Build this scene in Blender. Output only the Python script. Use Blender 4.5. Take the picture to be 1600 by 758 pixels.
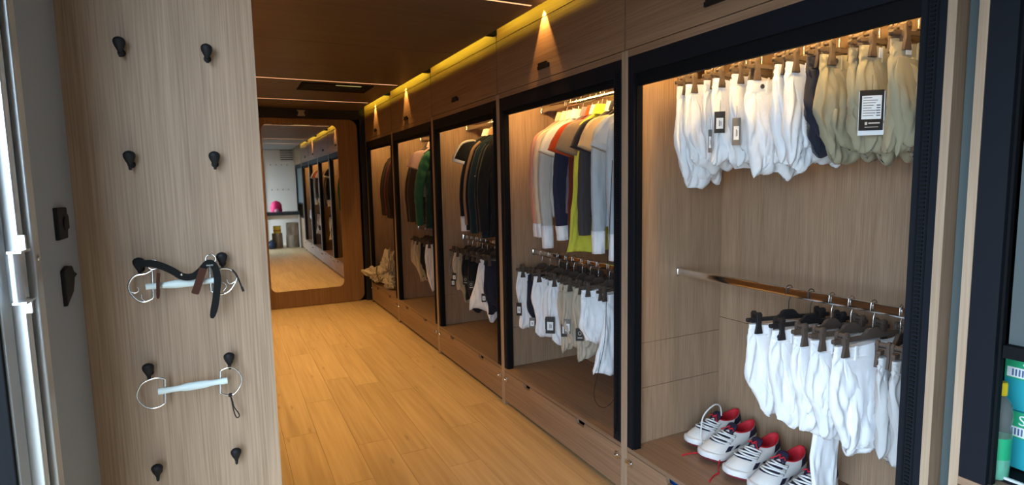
import bpy, bmesh, math, random
import numpy as np
from mathutils import Vector, Matrix

for o in list(bpy.data.objects):
    bpy.data.objects.remove(o, do_unlink=True)
SC = bpy.context.scene
COL = SC.collection
PI = math.pi

# ------------------------------------------------------------------ camera
EYE = 1.4849
def make_camera():
    yaw, pitch, roll = .4641, -.1058, -.0187
    f = Vector((math.sin(yaw)*math.cos(pitch), math.cos(yaw)*math.cos(pitch), math.sin(pitch)))
    r = Vector((math.cos(yaw), -math.sin(yaw), 0)); u = r.cross(f)
    r2 = math.cos(roll)*r + math.sin(roll)*u
    u2 = -math.sin(roll)*r + math.cos(roll)*u
    cd = bpy.data.cameras.new('camera'); cam = bpy.data.objects.new('camera', cd); COL.objects.link(cam)
    cd.sensor_width = 36; cd.lens = 885.36/1600*36; cd.clip_start = .02
    M = Matrix((r2, u2, -f)).transposed().to_4x4(); M.translation = (0, 0, EYE)
    cam.matrix_world = M
    SC.camera = cam
make_camera()
# ------------------------------------------------------------------ daylight, exposure
SC.view_settings.view_transform = 'Standard'
SC.view_settings.look = 'None'
SC.view_settings.gamma = 1
SC.view_settings.use_curve_mapping = False
SC.view_settings.exposure = 0.0
wd = bpy.data.worlds.new('world'); SC.world = wd; wd.use_nodes = True
bgn = wd.node_tree.nodes['Background']
bgn.inputs[0].default_value = (.62, .81, 1.0, 1); bgn.inputs[1].default_value = 13

def portal():
    ld = bpy.data.lights.new('daylight_portal', 'AREA'); ld.shape = 'RECTANGLE'; ld.size = 1.74; ld.size_y = 2.1
    ld.cycles.is_portal = True
    o = bpy.data.objects.new('daylight_portal', ld); COL.objects.link(o)
    o.location = (-.262, .09, 1.0)
    o.rotation_euler = (PI/2, 0, -PI/2)     # faces +X, into the room
portal()

# ------------------------------------------------------------------ materials
MATS = {}
def rgb(r, g, b):
    f = lambda c: ((c/255)/12.92 if c/255 <= .04045 else ((c/255+.055)/1.055)**2.4)
    return (f(r), f(g), f(b), 1)
def base_mat(name):
    m = bpy.data.materials.new(name); m.use_nodes = True
    return m, m.node_tree, m.node_tree.nodes['Principled BSDF']
def plain(name, col, rough=.6, metal=0, bump=0, bscale=200, spec=.5, trans=0, alpha=1, ior=1.45):
    if name in MATS: return MATS[name]
    m, nt, p = base_mat(name)
    p.inputs['Base Color'].default_value = col; p.inputs['Roughness'].default_value = rough
    p.inputs['Metallic'].default_value = metal; p.inputs['Specular IOR Level'].default_value = spec
    p.inputs['IOR'].default_value = ior
    if trans: p.inputs['Transmission Weight'].default_value = trans
    if alpha < 1: p.inputs['Alpha'].default_value = alpha
    if bump:
        tc = nt.nodes.new('ShaderNodeTexCoord'); n = nt.nodes.new('ShaderNodeTexNoise'); b = nt.nodes.new('ShaderNodeBump')
        n.inputs['Scale'].default_value = bscale; n.inputs['Detail'].default_value = 4
        b.inputs['Strength'].default_value = bump; b.inputs['Distance'].default_value = .002
        nt.links.new(tc.outputs['Object'], n.inputs['Vector']); nt.links.new(n.outputs['Fac'], b.inputs['Height'])
        nt.links.new(b.outputs['Normal'], p.inputs['Normal'])
    MATS[name] = m
    return m
def fabric(name, col, rough=.92):
    if name in MATS: return MATS[name]
    m, nt, p = base_mat(name)
    p.inputs['Roughness'].default_value = rough; p.inputs['Specular IOR Level'].default_value = .2
    p.inputs['Sheen Weight'].default_value = .12
    tc = nt.nodes.new('ShaderNodeTexCoord'); n = nt.nodes.new('ShaderNodeTexNoise'); mx = nt.nodes.new('ShaderNodeMix'); mx.data_type = 'RGBA'
    n.inputs['Scale'].default_value = 25; n.inputs['Detail'].default_value = 5
    mx.inputs[6].default_value = tuple(c*.9 for c in col[:3])+(1,); mx.inputs[7].default_value = tuple(min(1, c*1.06) for c in col[:3])+(1,)
    w = nt.nodes.new('ShaderNodeTexNoise'); w.inputs['Scale'].default_value = 900; w.inputs['Detail'].default_value = 2
    b = nt.nodes.new('ShaderNodeBump'); b.inputs['Strength'].default_value = .25; b.inputs['Distance'].default_value = .0006
    L = nt.links.new
    L(tc.outputs['Object'], n.inputs['Vector']); L(n.outputs['Fac'], mx.inputs[0]); L(mx.outputs[2], p.inputs['Base Color'])
    L(tc.outputs['Object'], w.inputs['Vector']); L(w.outputs['Fac'], b.inputs['Height']); L(b.outputs['Normal'], p.inputs['Normal'])
    MATS[name] = m
    return m
def wood(name, light, dark, axis='z', fine=160, along=3.0, rough=.5, knots=0, broad=1.0, var=0, mixb=.5):
    """veneer: streaks stretched along one axis of the object's own coordinates"""
    if name in MATS: return MATS[name]
    m, nt, p = base_mat(name); L = nt.links.new
    p.inputs['Roughness'].default_value = rough; p.inputs['Specular IOR Level'].default_value = .35
    tc = nt.nodes.new('ShaderNodeTexCoord')
    def stretched(scale, al, detail, dist=0):
        mp = nt.nodes.new('ShaderNodeMapping'); s = [scale]*3; s['xyz'.index(axis)] = al
        mp.inputs['Scale'].default_value = s; L(tc.outputs['Object'], mp.inputs['Vector'])
        if var:
            oi = nt.nodes.new('ShaderNodeObjectInfo'); ml = nt.nodes.new('ShaderNodeMath'); ml.operation = 'MULTIPLY'; ml.inputs[1].default_value = 40
            L(oi.outputs['Random'], ml.inputs[0]); cx = nt.nodes.new('ShaderNodeCombineXYZ'); L(ml.outputs[0], cx.inputs[0]); L(ml.outputs[0], cx.inputs[1]); L(cx.outputs[0], mp.inputs['Location'])
        n = nt.nodes.new('ShaderNodeTexNoise'); n.inputs['Scale'].default_value = 1; n.inputs['Detail'].default_value = detail; n.inputs['Distortion'].default_value = dist
        L(mp.outputs['Vector'], n.inputs['Vector']); return n
    a = stretched(fine, along, 4); b = stretched(fine*.16*broad, along*.35, 3, .6)
    r1 = nt.nodes.new('ShaderNodeValToRGB'); r1.color_ramp.elements[0].position = .33; r1.color_ramp.elements[1].position = .67
    L(a.outputs['Fac'], r1.inputs['Fac'])
    r2 = nt.nodes.new('ShaderNodeValToRGB'); r2.color_ramp.elements[0].position = .3; r2.color_ramp.elements[1].position = .7
    L(b.outputs['Fac'], r2.inputs['Fac'])
    av = nt.nodes.new('ShaderNodeMix'); av.data_type = 'FLOAT'; av.inputs[0].default_value = mixb
    L(r1.outputs[0], av.inputs[2]); L(r2.outputs[0], av.inputs[3])
    mx = nt.nodes.new('ShaderNodeMix'); mx.data_type = 'RGBA'; mx.inputs[6].default_value = dark; mx.inputs[7].default_value = light
    L(av.outputs[0], mx.inputs[0]); out = mx.outputs[2]
    if knots:
        mp = nt.nodes.new('ShaderNodeMapping'); s = [11]*3; s['xyz'.index(axis)] = 2.4; mp.inputs['Scale'].default_value = s
        L(tc.outputs['Object'], mp.inputs['Vector'])
        if var:
            oi = nt.nodes.new('ShaderNodeObjectInfo'); ml = nt.nodes.new('ShaderNodeMath'); ml.operation = 'MULTIPLY'; ml.inputs[1].default_value = 57
            L(oi.outputs['Random'], ml.inputs[0]); L(ml.outputs[0], mp.inputs['Location'])
        v = nt.nodes.new('ShaderNodeTexVoronoi'); v.inputs['Scale'].default_value = 1; L(mp.outputs['Vector'], v.inputs['Vector'])
        kr = nt.nodes.new('ShaderNodeValToRGB'); kr.color_ramp.elements[0].position = .02; kr.color_ramp.elements[0].color = (.35,.3,.25,1); kr.color_ramp.elements[1].position = .13; kr.color_ramp.elements[1].color = (1,1,1,1)
        L(v.outputs['Distance'], kr.inputs['Fac'])
        mm = nt.nodes.new('ShaderNodeMix'); mm.data_type = 'RGBA'; mm.blend_type = 'MULTIPLY'; mm.inputs[0].default_value = knots
        L(out, mm.inputs[6]); L(kr.outputs[0], mm.inputs[7]); out = mm.outputs[2]
    if var:
        oi = nt.nodes.new('ShaderNodeObjectInfo'); mr = nt.nodes.new('ShaderNodeMapRange'); mr.inputs[3].default_value = 1-var; mr.inputs[4].default_value = 1+var
        L(oi.outputs['Random'], mr.inputs[0]); hs = nt.nodes.new('ShaderNodeHueSaturation'); L(mr.outputs[0], hs.inputs['Value']); L(out, hs.inputs['Color']); out = hs.outputs[0]
    L(out, p.inputs['Base Color'])
    bp = nt.nodes.new('ShaderNodeBump'); bp.inputs['Strength'].default_value = .12; bp.inputs['Distance'].default_value = .001
    L(a.outputs['Fac'], bp.inputs['Height']); L(bp.outputs['Normal'], p.inputs['Normal'])
    MATS[name] = m
    return m
def emit(name, col, strength):
    if name in MATS: return MATS[name]
    m = bpy.data.materials.new(name); m.use_nodes = True; nt = m.node_tree; nt.nodes.clear()
    e = nt.nodes.new('ShaderNodeEmission'); o = nt.nodes.new('ShaderNodeOutputMaterial')
    e.inputs[0].default_value = col; e.inputs[1].default_value = strength; nt.links.new(e.outputs[0], o.inputs[0])
    MATS[name] = m
    return m

W_L, W_D = (.44, .300, .197, 1), (.250, .160, .100, 1)
WOODV = wood('veneer_upright', W_L, W_D, 'z', fine=300, along=5, mixb=.36, broad=.6)
WOODH = wood('veneer_lengthwise', (.37, .235, .145, 1), (.21, .125, .075, 1), 'y', fine=110, along=2.2)
WOODX = wood('veneer_shelf', (.33, .21, .135, 1), (.19, .118, .075, 1), 'y', fine=130, along=2.5, rough=.42)
CEILW = wood('veneer_ceiling', (.150, .110, .092, 1), (.108, .078, .065, 1), 'x', fine=60, along=1.5, rough=.5)
FRAMEW = wood('veneer_mirror_frame', (.34, .20, .115, 1), (.21, .12, .068, 1), 'z', fine=120, along=2.5)
FLOORW = wood('oak_floor', (.58, .41, .225, 1), (.39, .26, .13, 1), 'y', fine=42, along=1.6, rough=.45, knots=.5, var=.05)
EDGE = wood('veneer_edge', (.46, .34, .24, 1), (.33, .23, .155, 1), 'z', fine=220, along=4)
BLACK = plain('black_frame', (.010, .012, .017, 1), .55, spec=.12)
BLACKM = plain('matt_black', (.007, .0075, .009, 1), .7, spec=.1)
CHROME = plain('chrome', (.78, .77, .75, 1), .14, 1)
STEEL = plain('steel', (.62, .61, .6, 1), .25, 1)
ALU = plain('aluminium', (.78, .80, .80, 1), .3, 1)
GREYW = plain('grey_laminate', (.35, .38, .42, 1), .55, bump=.15, bscale=40)
GREYC = plain('grey_ceiling', (.26, .26, .26, 1), .5)
WHITEP = plain('pale_panel', (.72, .63, .54, 1), .6, bump=.1, bscale=60)
HBROWN = plain('brown_hanger', (.078, .055, .042, 1), .75, bump=.2, bscale=600)
HBLACK = plain('black_hanger', (.014, .012, .013, 1), .55)
RUBBER = plain('black_rubber', (.010, .010, .011, 1), .6, spec=.3, bump=.2, bscale=300)
VOID = plain('dark_void', (.02, .018, .016, 1), .9)
WARM = (1.0, .58, .24, 1)
E_COVE = emit('cove_led', (1.0, .72, .035, 1), 42)
E_LINE = emit('line_led', (1.0, .47, .21, 1), 1.7)
E_WARD2 = emit('wardrobe_led_dim', (1.0, .60, .20, 1), 105)
E_WARD = emit('wardrobe_led', (1.0, .60, .20, 1), 180)

# ------------------------------------------------------------------ mesh helpers
class MB:
    def __init__(s): s.v = []; s.f = []
    def add(s, vs, fs):
        n = len(s.v); s.v += [tuple(map(float, v)) for v in vs]; s.f += [tuple(i+n for i in f) for f in fs]; return s
    def box(s, x0, x1, y0, y1, z0, z1):
        v = [(x, y, z) for z in (z0, z1) for y in (y0, y1) for x in (x0, x1)]
        return s.add(v, [(0,2,3,1),(4,5,7,6),(0,1,5,4),(2,6,7,3),(0,4,6,2),(1,3,7,5)])
    def prism(s, poly, axis, a, b):
        """poly: 2D outline; axis x: (y,z), y: (x,z), z: (x,y)"""
        k = len(poly)
        def P(p, t): return {'x': (t, p[0], p[1]), 'y': (p[0], t, p[1]), 'z': (p[0], p[1], t)}[axis]
        v = [P(p, a) for p in poly]+[P(p, b) for p in poly]
        f = [tuple(range(k))[::-1], tuple(range(k, 2*k))]+[(i, (i+1) % k, k+(i+1) % k, k+i) for i in range(k)]
        return s.add(v, f)
    def tube(s, pts, r, n=8, closed=False, flat=1.0, caps=True):
        pts = [Vector(p) for p in pts]; k = len(pts)
        rs = r if isinstance(r, (list, tuple)) else [r]*k
        vs = []; up = None
        for i, p in enumerate(pts):
            a = pts[(i-1) % k] if (closed or i) else p; b = pts[(i+1) % k] if (closed or i < k-1) else p
            d = (b-a).normalized() if (b-a).length > 1e-9 else Vector((0, 0, 1))
            if up is None: up = Vector((0, 1, 0)) if abs(d.y) < .9 else Vector((1, 0, 0))
            sd = d.cross(up)
            if sd.length < 1e-5: sd = d.cross(Vector((1, .2, .1)))
            sd.normalize(); up = sd.cross(d).normalized()
            for j in range(n):
                t = 2*PI*j/n; vs.append(p+sd*(rs[i]*math.cos(t))+up*(rs[i]*flat*math.sin(t)))
        fs = []
        for i in range(k if closed else k-1):
            for j in range(n):
                a = i*n+j; b = i*n+(j+1) % n; c = ((i+1) % k)*n+(j+1) % n; d = ((i+1) % k)*n+j
                fs.append((a, b, c, d))
        if caps and not closed: fs += [tuple(range(n))[::-1], tuple(range((k-1)*n, k*n))]
        return s.add(vs, fs)
    def lathe(s, prof, n=20, c=(0, 0, 0), axis='z'):
        vs = []
        for r, h in prof:
            for j in range(n):
                t = 2*PI*j/n; a, b = r*math.cos(t), r*math.sin(t)
                p = {'z': (a, b, h), 'x': (h, a, b), 'y': (a, h, b)}[axis]
                vs.append((p[0]+c[0], p[1]+c[1], p[2]+c[2]))
        k = len(prof)
        fs = [(i*n+j, i*n+(j+1) % n, (i+1)*n+(j+1) % n, (i+1)*n+j) for i in range(k-1) for j in range(n)]
        fs += [tuple(range(n))[::-1], tuple(range((k-1)*n, k*n))]
        return s.add(vs, fs)
    def grid(s, P, closed_u=False, cap0=False, cap1=False):
        """P: array [rows][cols][3]"""
        P = np.asarray(P); nr, nc = P.shape[:2]; n0 = len(s.v)
        s.v += [tuple(map(float, p)) for p in P.reshape(-1, 3)]
        for i in range(nr-1):
            for j in range(nc if closed_u else nc-1):
                a = n0+i*nc+j; b = n0+i*nc+(j+1) % nc; c = n0+(i+1)*nc+(j+1) % nc; d = n0+(i+1)*nc+j
                s.f.append((a, b, c, d))
        def flatcap(row):
            o = n0+row*nc; h = nc//2
            for j in range(h): 
                q = [o+j, o+j+1, o+(nc-j-1) % nc, o+(nc-j) % nc]
                q2 = []
                for x in q:
                    if x not in q2: q2.append(x)
                if len(q2) > 2: s.f.append(tuple(q2))
        if cap0: flatcap(0)
        if cap1: flatcap(nr-1)
        return s
    def mesh(s, name, mat, smooth=False, angle=None):
        me = bpy.data.meshes.new(name); me.from_pydata(s.v, [], s.f); me.validate(); 
        bm = bmesh.new(); bm.from_mesh(me); bmesh.ops.recalc_face_normals(bm, faces=bm.faces); bm.to_mesh(me); bm.free()
        me.materials.append(mat)
        if smooth: 
            me.polygons.foreach_set('use_smooth', [True]*len(me.polygons))
            if angle:
                try: me.set_sharp_from_angle(angle=angle)
                except Exception: pass
        me.update(); return me
def link(name, me, parent=None, loc=(0, 0, 0), rot=(0, 0, 0), bevel=0):
    o = bpy.data.objects.new(name, me); COL.objects.link(o); o.location = loc; o.rotation_euler = rot
    if parent: o.parent = parent
    if bevel:
        b = o.modifiers.new('bevel', 'BEVEL'); b.width = bevel; b.segments = 2; b.limit_method = 'ANGLE'
    return o
def part(name, mb, mat, parent=None, smooth=False, angle=None, bevel=0, loc=(0, 0, 0), rot=(0, 0, 0)):
    return link(name, mb.mesh(name, mat, smooth, angle), parent, loc, rot, bevel)
def tag(o, label=None, cat=None, group=None, kind=None):
    for k, v in (('label', label), ('category', cat), ('group', group), ('kind', kind)):
        if v: o[k] = v
    return o
def thing(name, label, cat, loc=(0, 0, 0), rz=0, group=None, rot=None):
    o = bpy.data.objects.new(name, None); COL.objects.link(o); o.location = loc
    o.rotation_euler = rot if rot else (0, 0, rz); o.empty_display_size = .05
    return tag(o, label, cat, group)
def box(name, b, mat, parent=None, bevel=0):
    return part(name, MB().box(*b), mat, parent, bevel=bevel)
def struct(name, mb, mat, **k):
    o = part(name, mb, mat, **k); o['kind'] = 'structure'; return o
_txt = {}
def text_part(name, s, size, mat, parent, loc, rot, ext=.0006):
    key = (s, size)
    if key not in _txt:
        cu = bpy.data.curves.new(name, 'FONT'); cu.body = s; cu.size = size; cu.extrude = ext; cu.resolution_u = 3
        to = bpy.data.objects.new('t', cu); COL.objects.link(to)
        dg = bpy.context.evaluated_depsgraph_get(); me = bpy.data.meshes.new_from_object(to.evaluated_get(dg))
        bpy.data.objects.remove(to); me.materials.clear(); me.materials.append(mat); _txt[key] = me
    return link(name, _txt[key], parent, loc, rot)

# ------------------------------------------------------------------ the setting
XF = 1.588                      # front plane of the wardrobes
XB = 2.17                       # back of the wardrobes
YB = {0: 7.19, 1: 5.941, 2: 4.641, 3: 3.341, 4: 2.041, 5: .772}
ZC = 2.41                       # ceiling
ZV = 2.60                       # top of the light coves
YM = 7.35                       # mirror wall
YR = -.75                       # rear wall
XL = -.243                      # door jamb plane
XPAN = .067                     # right edge of the hook panel, face of the left run
YPAN = 1.247

def build_shell():
    fl = struct('floor', MB().box(XL-.12, 2.3, YR-.1, YM+.15, -.12, -.006), VOID)
    rnd = random.Random(4)
    wd_, ln = .185, 1.22; x = XL-.1; ci = 0; cache = {}
    while x < XF+.06:
        y = YR-.05-rnd.random()*ln
        if ci % 2: y -= .4
        while y < YM+.1:
            y0, y1 = max(y, YR-.05), min(y+ln, YM+.1)
            if y1-y0 > .05:
                key = round(y1-y0, 3)
                if key not in cache:
                    cache[key] = MB().box(.0007, wd_-.0007, .0008, key-.0008, -.008, 0).mesh('plank', FLOORW)
                link('plank', cache[key], fl, (x, y0, 0))
            y += ln
        x += wd_; ci += 1
    # ceiling: hung panels over the corridor, open light cove along both cabinet runs
    ce = struct('ceiling', MB().box(XL-.12, 2.3, YR-.1, YM+.15, ZV, ZV+.03), VOID)
    for y0, y1 in ((2.56, 3.93), (3.934, 5.331), (5.349, 5.9405), (5.9445, 6.571), (6.589, YM)):
        box('ceiling_panel', (.122, 1.533, y0, y1-.0, ZC, ZC+.012), CEILW, ce)
    # the panel nearest the slot lamps stops either side of each lamp
    box('ceiling_panel', (XL, 1.533, 2.05, 2.556, ZC, ZC+.012), GREYC, ce)
    box('ceiling_panel', (XL, 1.533, .72, 2.046, ZC, ZC+.012), GREYC, ce)
    box('ceiling_panel', (XL, 1.533, YR, .716, ZC, ZC+.012), GREYC, ce)
    # blocks that close the cove at every cabinet joint
    for b in (1, 2, 3, 4):
        box('cove_block', (1.531, XF-.001, YB[b]-.012, YB[b]+.042, ZC-.001, ZV), BLACKM, ce)
    struct('wall_right', MB().box(2.2, 2.3, YR-.1, YM+.15, -.1, ZV), GREYW)
    struct('wall_far', MB().box(XL-.1, 2.2, YM+.02, YM+.15, -.1, ZV), BLACKM)
    hd = struct('trim_1', MB().box(.067, XF+.02, YM-.06, YM+.02, 2.30, ZV), plain('dark_header', (.018, .020, .026, 1), .5))
    struct('trim_2', MB().box(1.545, XF+.03, YM-.05, YM+.02, 0, 2.30), plain('dark_header', (.018, .02, .026, 1), .5))
    # rear wall behind the camera, seen in the mirror
    struct('wall_rear', MB().box(XL-.1, 2.2, YR-.1, YR, -.1, ZV), WHITEP)
    d2 = struct('bounce_absorber', MB().box(XL-.0, .86, YR, YR+.03, 0, 2.38), plain('dark_absorber', (.03, .032, .036, 1), .6))  # unseen dark door-shaped panel, added to cut bounce light onto the hook panel
    box('absorber_handle', (.70, .72, YR+.03, YR+.07, .95, 1.12), STEEL, d2, .004)
    # left cabinet run: closed fronts, only its end panel shows
    wl = struct('wall_left', MB().box(XL-.1, XPAN-.018, YPAN+.02, YM+.02, 0, ZV), VOID)
    for k in range(5):
        y0 = 1.27+k*1.215; box('front_panel', (XPAN-.018, XPAN, y0+.002, y0+1.213, .04, 2.043), WOODV, wl)
        box('front_panel', (XPAN-.018, XPAN, y0+.002, y0+1.213, 2.047, ZV-.002), WOODH, wl)
    struct('wall_near', MB().box(XL, XPAN, YPAN, YPAN+.02, 0, ZV), WOODV)
    # jamb of the side door
    struct('wall_jamb', MB().box(XL-.10, XL, .995, YPAN+.02, -.1, ZV), GREYW)
    struct('wall_entry', MB().box(XL-.10, XL, YR-.1, 1.0, 2.06, ZV), GREYW)
    # ground outside
    struct('ground', MB().box(-30, XL-.14, -30, 30, -.62, -.6), plain('grey_gravel', (.20, .19, .175, 1), .9, bump=.4, bscale=20))
build_shell()

def build_door():
    d = bpy.data.objects.new('door_1', None); COL.objects.link(d); d.location = (XL, .995, 0); d['kind'] = 'structure'
    # stacked aluminium profiles of the frame, seen edge on
    def prof(nm, x0, x1, y0, y1, mat): box(nm, (x0, x1, y0, y1, -.02, 2.06), mat, d, bevel=.0015)
    prof('frame_profile', -.04, .006, -.012, 0, STEEL)
    prof('frame_profile', -.05, .010, -.040, -.014, ALU)
    prof('seal', -.05, .001, -.053, -.041, plain('grey_seal', (.12, .12, .13, 1), .7))
    prof('frame_profile', -.06, .004, -.072, -.054, ALU)
    prof('door_edge', -.09, -.010, -.110, -.074, plain('door_grey', (.46, .50, .54, 1), .4))
    prof('seal', -.09, -.012, -.118, -.111, BLACKM)
    for z in (.46, .93, 1.395, 1.80):
        sm = MB().lathe([(.0001, .0025), (.0028, .0022), (.0048, .0004), (.0048, 0)], 14, axis='x')
        part('screw', sm, STEEL, d, True, loc=(.0105, -.027, z))
    h = part('hinge', MB().lathe([(.008, -.03), (.008, .03)], 16), ALU, d, True, .6, loc=(.004, -.100, 1.38))
    part('hinge_leaf', MB().box(-.002, .012, -.016, .022, .030, .033).box(.0, .008, .018, .024, .03, .05), ALU, h)
    part('hinge_leaf', MB().box(-.002, .012, -.016, .022, -.033, -.030).box(.0, .008, .018, .024, -.05, -.03), ALU, h)
build_door()
def latch_plates():
    t = thing('latch_plate', 'black rectangular latch keeper on the grey jamb, upper of two', 'latch', (XL, 1.14, 1.432))
    part('plate', MB().prism([(-.030, -.025), (.022, -.025), (.026, -.012), (.038, -.010), (.038, .012), (.030, .016), (.030, .026), (-.030, .026)], 'x', -.002, .006), RUBBER, t, bevel=.002)
    part('bolt', MB().lathe([(.011, .004), (.011, .008), (.007, .009)], 16, (0, .006, 0), 'x'), RUBBER, t, True, .6)
    t = thing('latch_plate', 'black pointed latch keeper on the grey jamb, lower of two', 'latch', (XL, 1.15, 1.33))
    part('plate', MB().prism([(-.034, -.03), (.012, -.014), (.024, .0), (.028, .008), (.052, .012), (.028, .020), (.02, .030), (-.006, .033), (-.034, .028)], 'x', -.002, .006), RUBBER, t, bevel=.002)
    part('bolt', MB().lathe([(.010, .004), (.010, .008), (.006, .009)], 16, (-.008, 0, .0), 'x'), RUBBER, t, True, .6)
latch_plates()

def mirror():
    t = thing('wall_mirror', 'tall mirror in a wide wooden frame with rounded corners at corridor end', 'mirror', (.845, YM, 0))
    x0, x1, z0, z1 = -.64, .675, .006, 2.295
    def rrect(a, b, c, d, r, n=8):
        pts = []
        for cx, cz, s in ((b-r, c+r, -90), (b-r, d-r, 0), (a+r, d-r, 90), (a+r, c+r, 180)):
            for i in range(n+1):
                an = math.radians(s+90*i/n); pts.append((cx+r*math.cos(an), cz+r*math.sin(an)))
        return pts
    inner = rrect(-.43, .43, .21, 2.225, .07); outer = rrect(x0, x1, z0, z1, .10)
    k = len(inner); mb = MB()
    vs = [(p[0], -.02, p[1]) for p in outer]+[(p[0], -.02, p[1]) for p in inner]+[(p[0], .004, p[1]) for p in outer]+[(p[0], .004, p[1]) for p in inner]
    fs = []
    for i in range(k):
        j = (i+1) % k
        fs += [(i, j, k+j, k+i), (2*k+i, 2*k+j, j, i), (k+i, k+j, 3*k+j, 3*k+i), (2*k+j, 2*k+i, 3*k+i, 3*k+j)]
    mb.add(vs, fs); part('frame', mb, FRAMEW, t)
    part('glass', MB().prism(rrect(-.45, .45, .19, 2.245, .07), 'y', -.010, -.004), plain('mirror_glass', (.86, .88, .86, 1), .02, 1), t)
    s = thing('motion_sensor', 'small pale sensor on the dark strip above the mirror', 'sensor', (.86, YM-.062, 2.36))
    part('body', MB().prism([(-.05, .03), (.05, .03), (.03, 0), (.045, -.04), (-.045, -.04), (-.03, 0)], 'y', -.03, .0), plain('sensor_grey', (.35, .34, .32, 1), .5), s, bevel=.004)
mirror()

# ------------------------------------------------------------------ lamps
def line_lamp(y, label):
    t = thing('ceiling_light', label, 'ceiling light', (.8, y, ZC), 0, None)
    part('diffuser', MB().box(-.66, .70, -.0075, .0075, -.001, .004), E_LINE, t)
    part('channel', MB().box(-.665, .705, -.009, -.0077, -.0005, .012).box(-.665, .705, .0077, .009, -.0005, .012).box(-.665, .705, -.009, .009, .0045, .012), ALU, t)
line_lamp(2.72-.0, 'slim glowing light line across the ceiling nearest the camera')
line_lamp(5.34, 'slim glowing light line across the ceiling in front of the hatch')
line_lamp(6.58, 'slim glowing light line across the ceiling nearest the mirror')
line_lamp(1.39, 'slim light line in the pale ceiling over the doorway')

def hatch():
    t = thing('ceiling_hatch', 'dark rectangular ceiling vent with a yellow-lit edge near the mirror', 'vent', (.985, 5.66, ZC))
    part('frame', MB().box(-.32, .32, -.21, -.18, -.006, .0).box(-.32, .32, .18, .21, -.006, 0).box(-.32, -.29, -.18, .18, -.006, 0).box(.29, .32, -.18, .18, -.006, 0), BLACKM, t)
    part('grille', MB().box(-.29, .29, -.18, .18, -.002, -.0005), BLACKM, t)
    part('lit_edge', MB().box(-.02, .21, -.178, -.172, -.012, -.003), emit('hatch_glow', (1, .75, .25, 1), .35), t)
    for k in range(6): box('slat', (-.29, .29, -.15+k*.056, -.135+k*.056, -.006, -.002), plain('vent_slat', (.03, .028, .026, 1), .5), t)
hatch()

LEFT_W, LEFT_SPREAD = 38, 88
R_ = math.radians
def cove_lamps():
    for b in (1, 2, 3, 4, 5):
        y0, y1 = YB[b]+.045, YB[b-1]-.015
        t = thing('cove_light', ['', 'yellow light strip hidden above the far wardrobe', 'yellow light strip hidden above the fourth wardrobe', 'yellow light strip hidden above the third wardrobe', 'yellow light strip hidden above the second wardrobe', 'yellow light strip hidden above the nearest wardrobe'][b], 'light strip', (1.502, (y0+y1)/2, ZC+.012))
        h = (y1-y0)/2
        part('strip', MB().box(-.002, .003, -h, h, .054, .058), E_COVE, t)
        part('channel', MB().box(-.012, -.005, -h, h, 0, .064).box(-.005, .006, -h, h, .061, .064), ALU, t)
    t = thing('cove_light', 'yellow light strip hidden above the left cabinet run', 'light strip', (.153, 4.3, ZC+.012))
    part('strip', MB().box(-.004, .004, -2.9, 2.9, .040, .046), E_COVE, t)
    part('channel', MB().box(.005, .012, -2.9, 2.9, 0, .05), ALU, t)
    t = thing('cove_light', 'added unseen warm fill strip under the ceiling edge of the left cabinet run', 'light strip', (.108, 5.05, ZC-.004))
    part('channel', MB().box(-.018, .018, -2.25, 2.25, 0, .010).box(-.018, -.014, -2.25, 2.25, -.012, 0).box(.014, .018, -2.25, 2.25, -.012, 0), ALU, t)
    ld = bpy.data.lights.new('added_strip_fill', 'AREA'); ld.shape = 'RECTANGLE'; ld.size = .024; ld.size_y = 4.4; ld.energy = LEFT_W; ld.color = (1.0, .64, .25); ld.spread = R_(LEFT_SPREAD)  # added fill lamp, out of view, warms the corridor floor and drawer fronts
    o = bpy.data.objects.new('added_strip_fill', ld); COL.objects.link(o); o.parent = t; o.location = (0, 0, -.002); o.rotation_euler = (0, R_(-9), 0)
cove_lamps()
def spot(y, label, power):
    t = thing('spotlight', label, 'spotlight', (1.571, y, ZC+.026))
    part('barrel', MB().lathe([(.003, -.004), (.004, -.003), (.004, .030), (.002, .032)], 14), BLACKM, t, True, .6)
    ld = bpy.data.lights.new('spot_bulb', 'SPOT'); ld.energy = power; ld.color = (1, .52, .13); ld.spot_size = math.radians(60); ld.spot_blend = .4; ld.shadow_soft_size = .004
    o = bpy.data.objects.new('spot_bulb', ld); COL.objects.link(o); o.parent = t; o.location = (0, 0, -.009)
    o.rotation_euler = (0, math.radians(3), 0)
spot(2.735, 'tiny black spotlight over the handle of the second wardrobe', 34)
spot(5.36, 'tiny black spotlight over the handle of the fourth wardrobe', 34)
spot(6.60, 'tiny black spotlight over the handle of the far wardrobe', 34)

# ------------------------------------------------------------------ wardrobes
Z_SH, Z_SEAM, Z_HEAD = .253, 2.047, 2.013
def oval_rod(mb, y0, y1, x, z, hw=.009, hh=.018, n=16):
    poly = []
    for i in range(n):
        a = 2*PI*i/n; c, s = math.cos(a), math.sin(a)
        poly.append((x+hw*math.copysign(abs(c)**.7, c), z+hh*math.copysign(abs(s)**.55, s)))
    k = n; v = [(p[0], y0, p[1]) for p in poly]+[(p[0], y1, p[1]) for p in poly]
    return mb.add(v, [tuple(range(k)), tuple(range(k, 2*k))[::-1]]+[(i, (i+1) % k, k+(i+1) % k, k+i) for i in range(k)])
ZIP = None
def zipper_mesh():
    global ZIP
    if ZIP is None:
        mb = MB(); z = .30
        while z < 1.96:
            mb.box(-.004, 0, -.006, .006, z, z+.0055); z += .011
        mb.box(-.002, 0, -.014, -.010, .28, 1.97).box(-.002, 0, .010, .014, .28, 1.97)
        ZIP = mb.mesh('zipper', BLACKM)
    return ZIP
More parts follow.
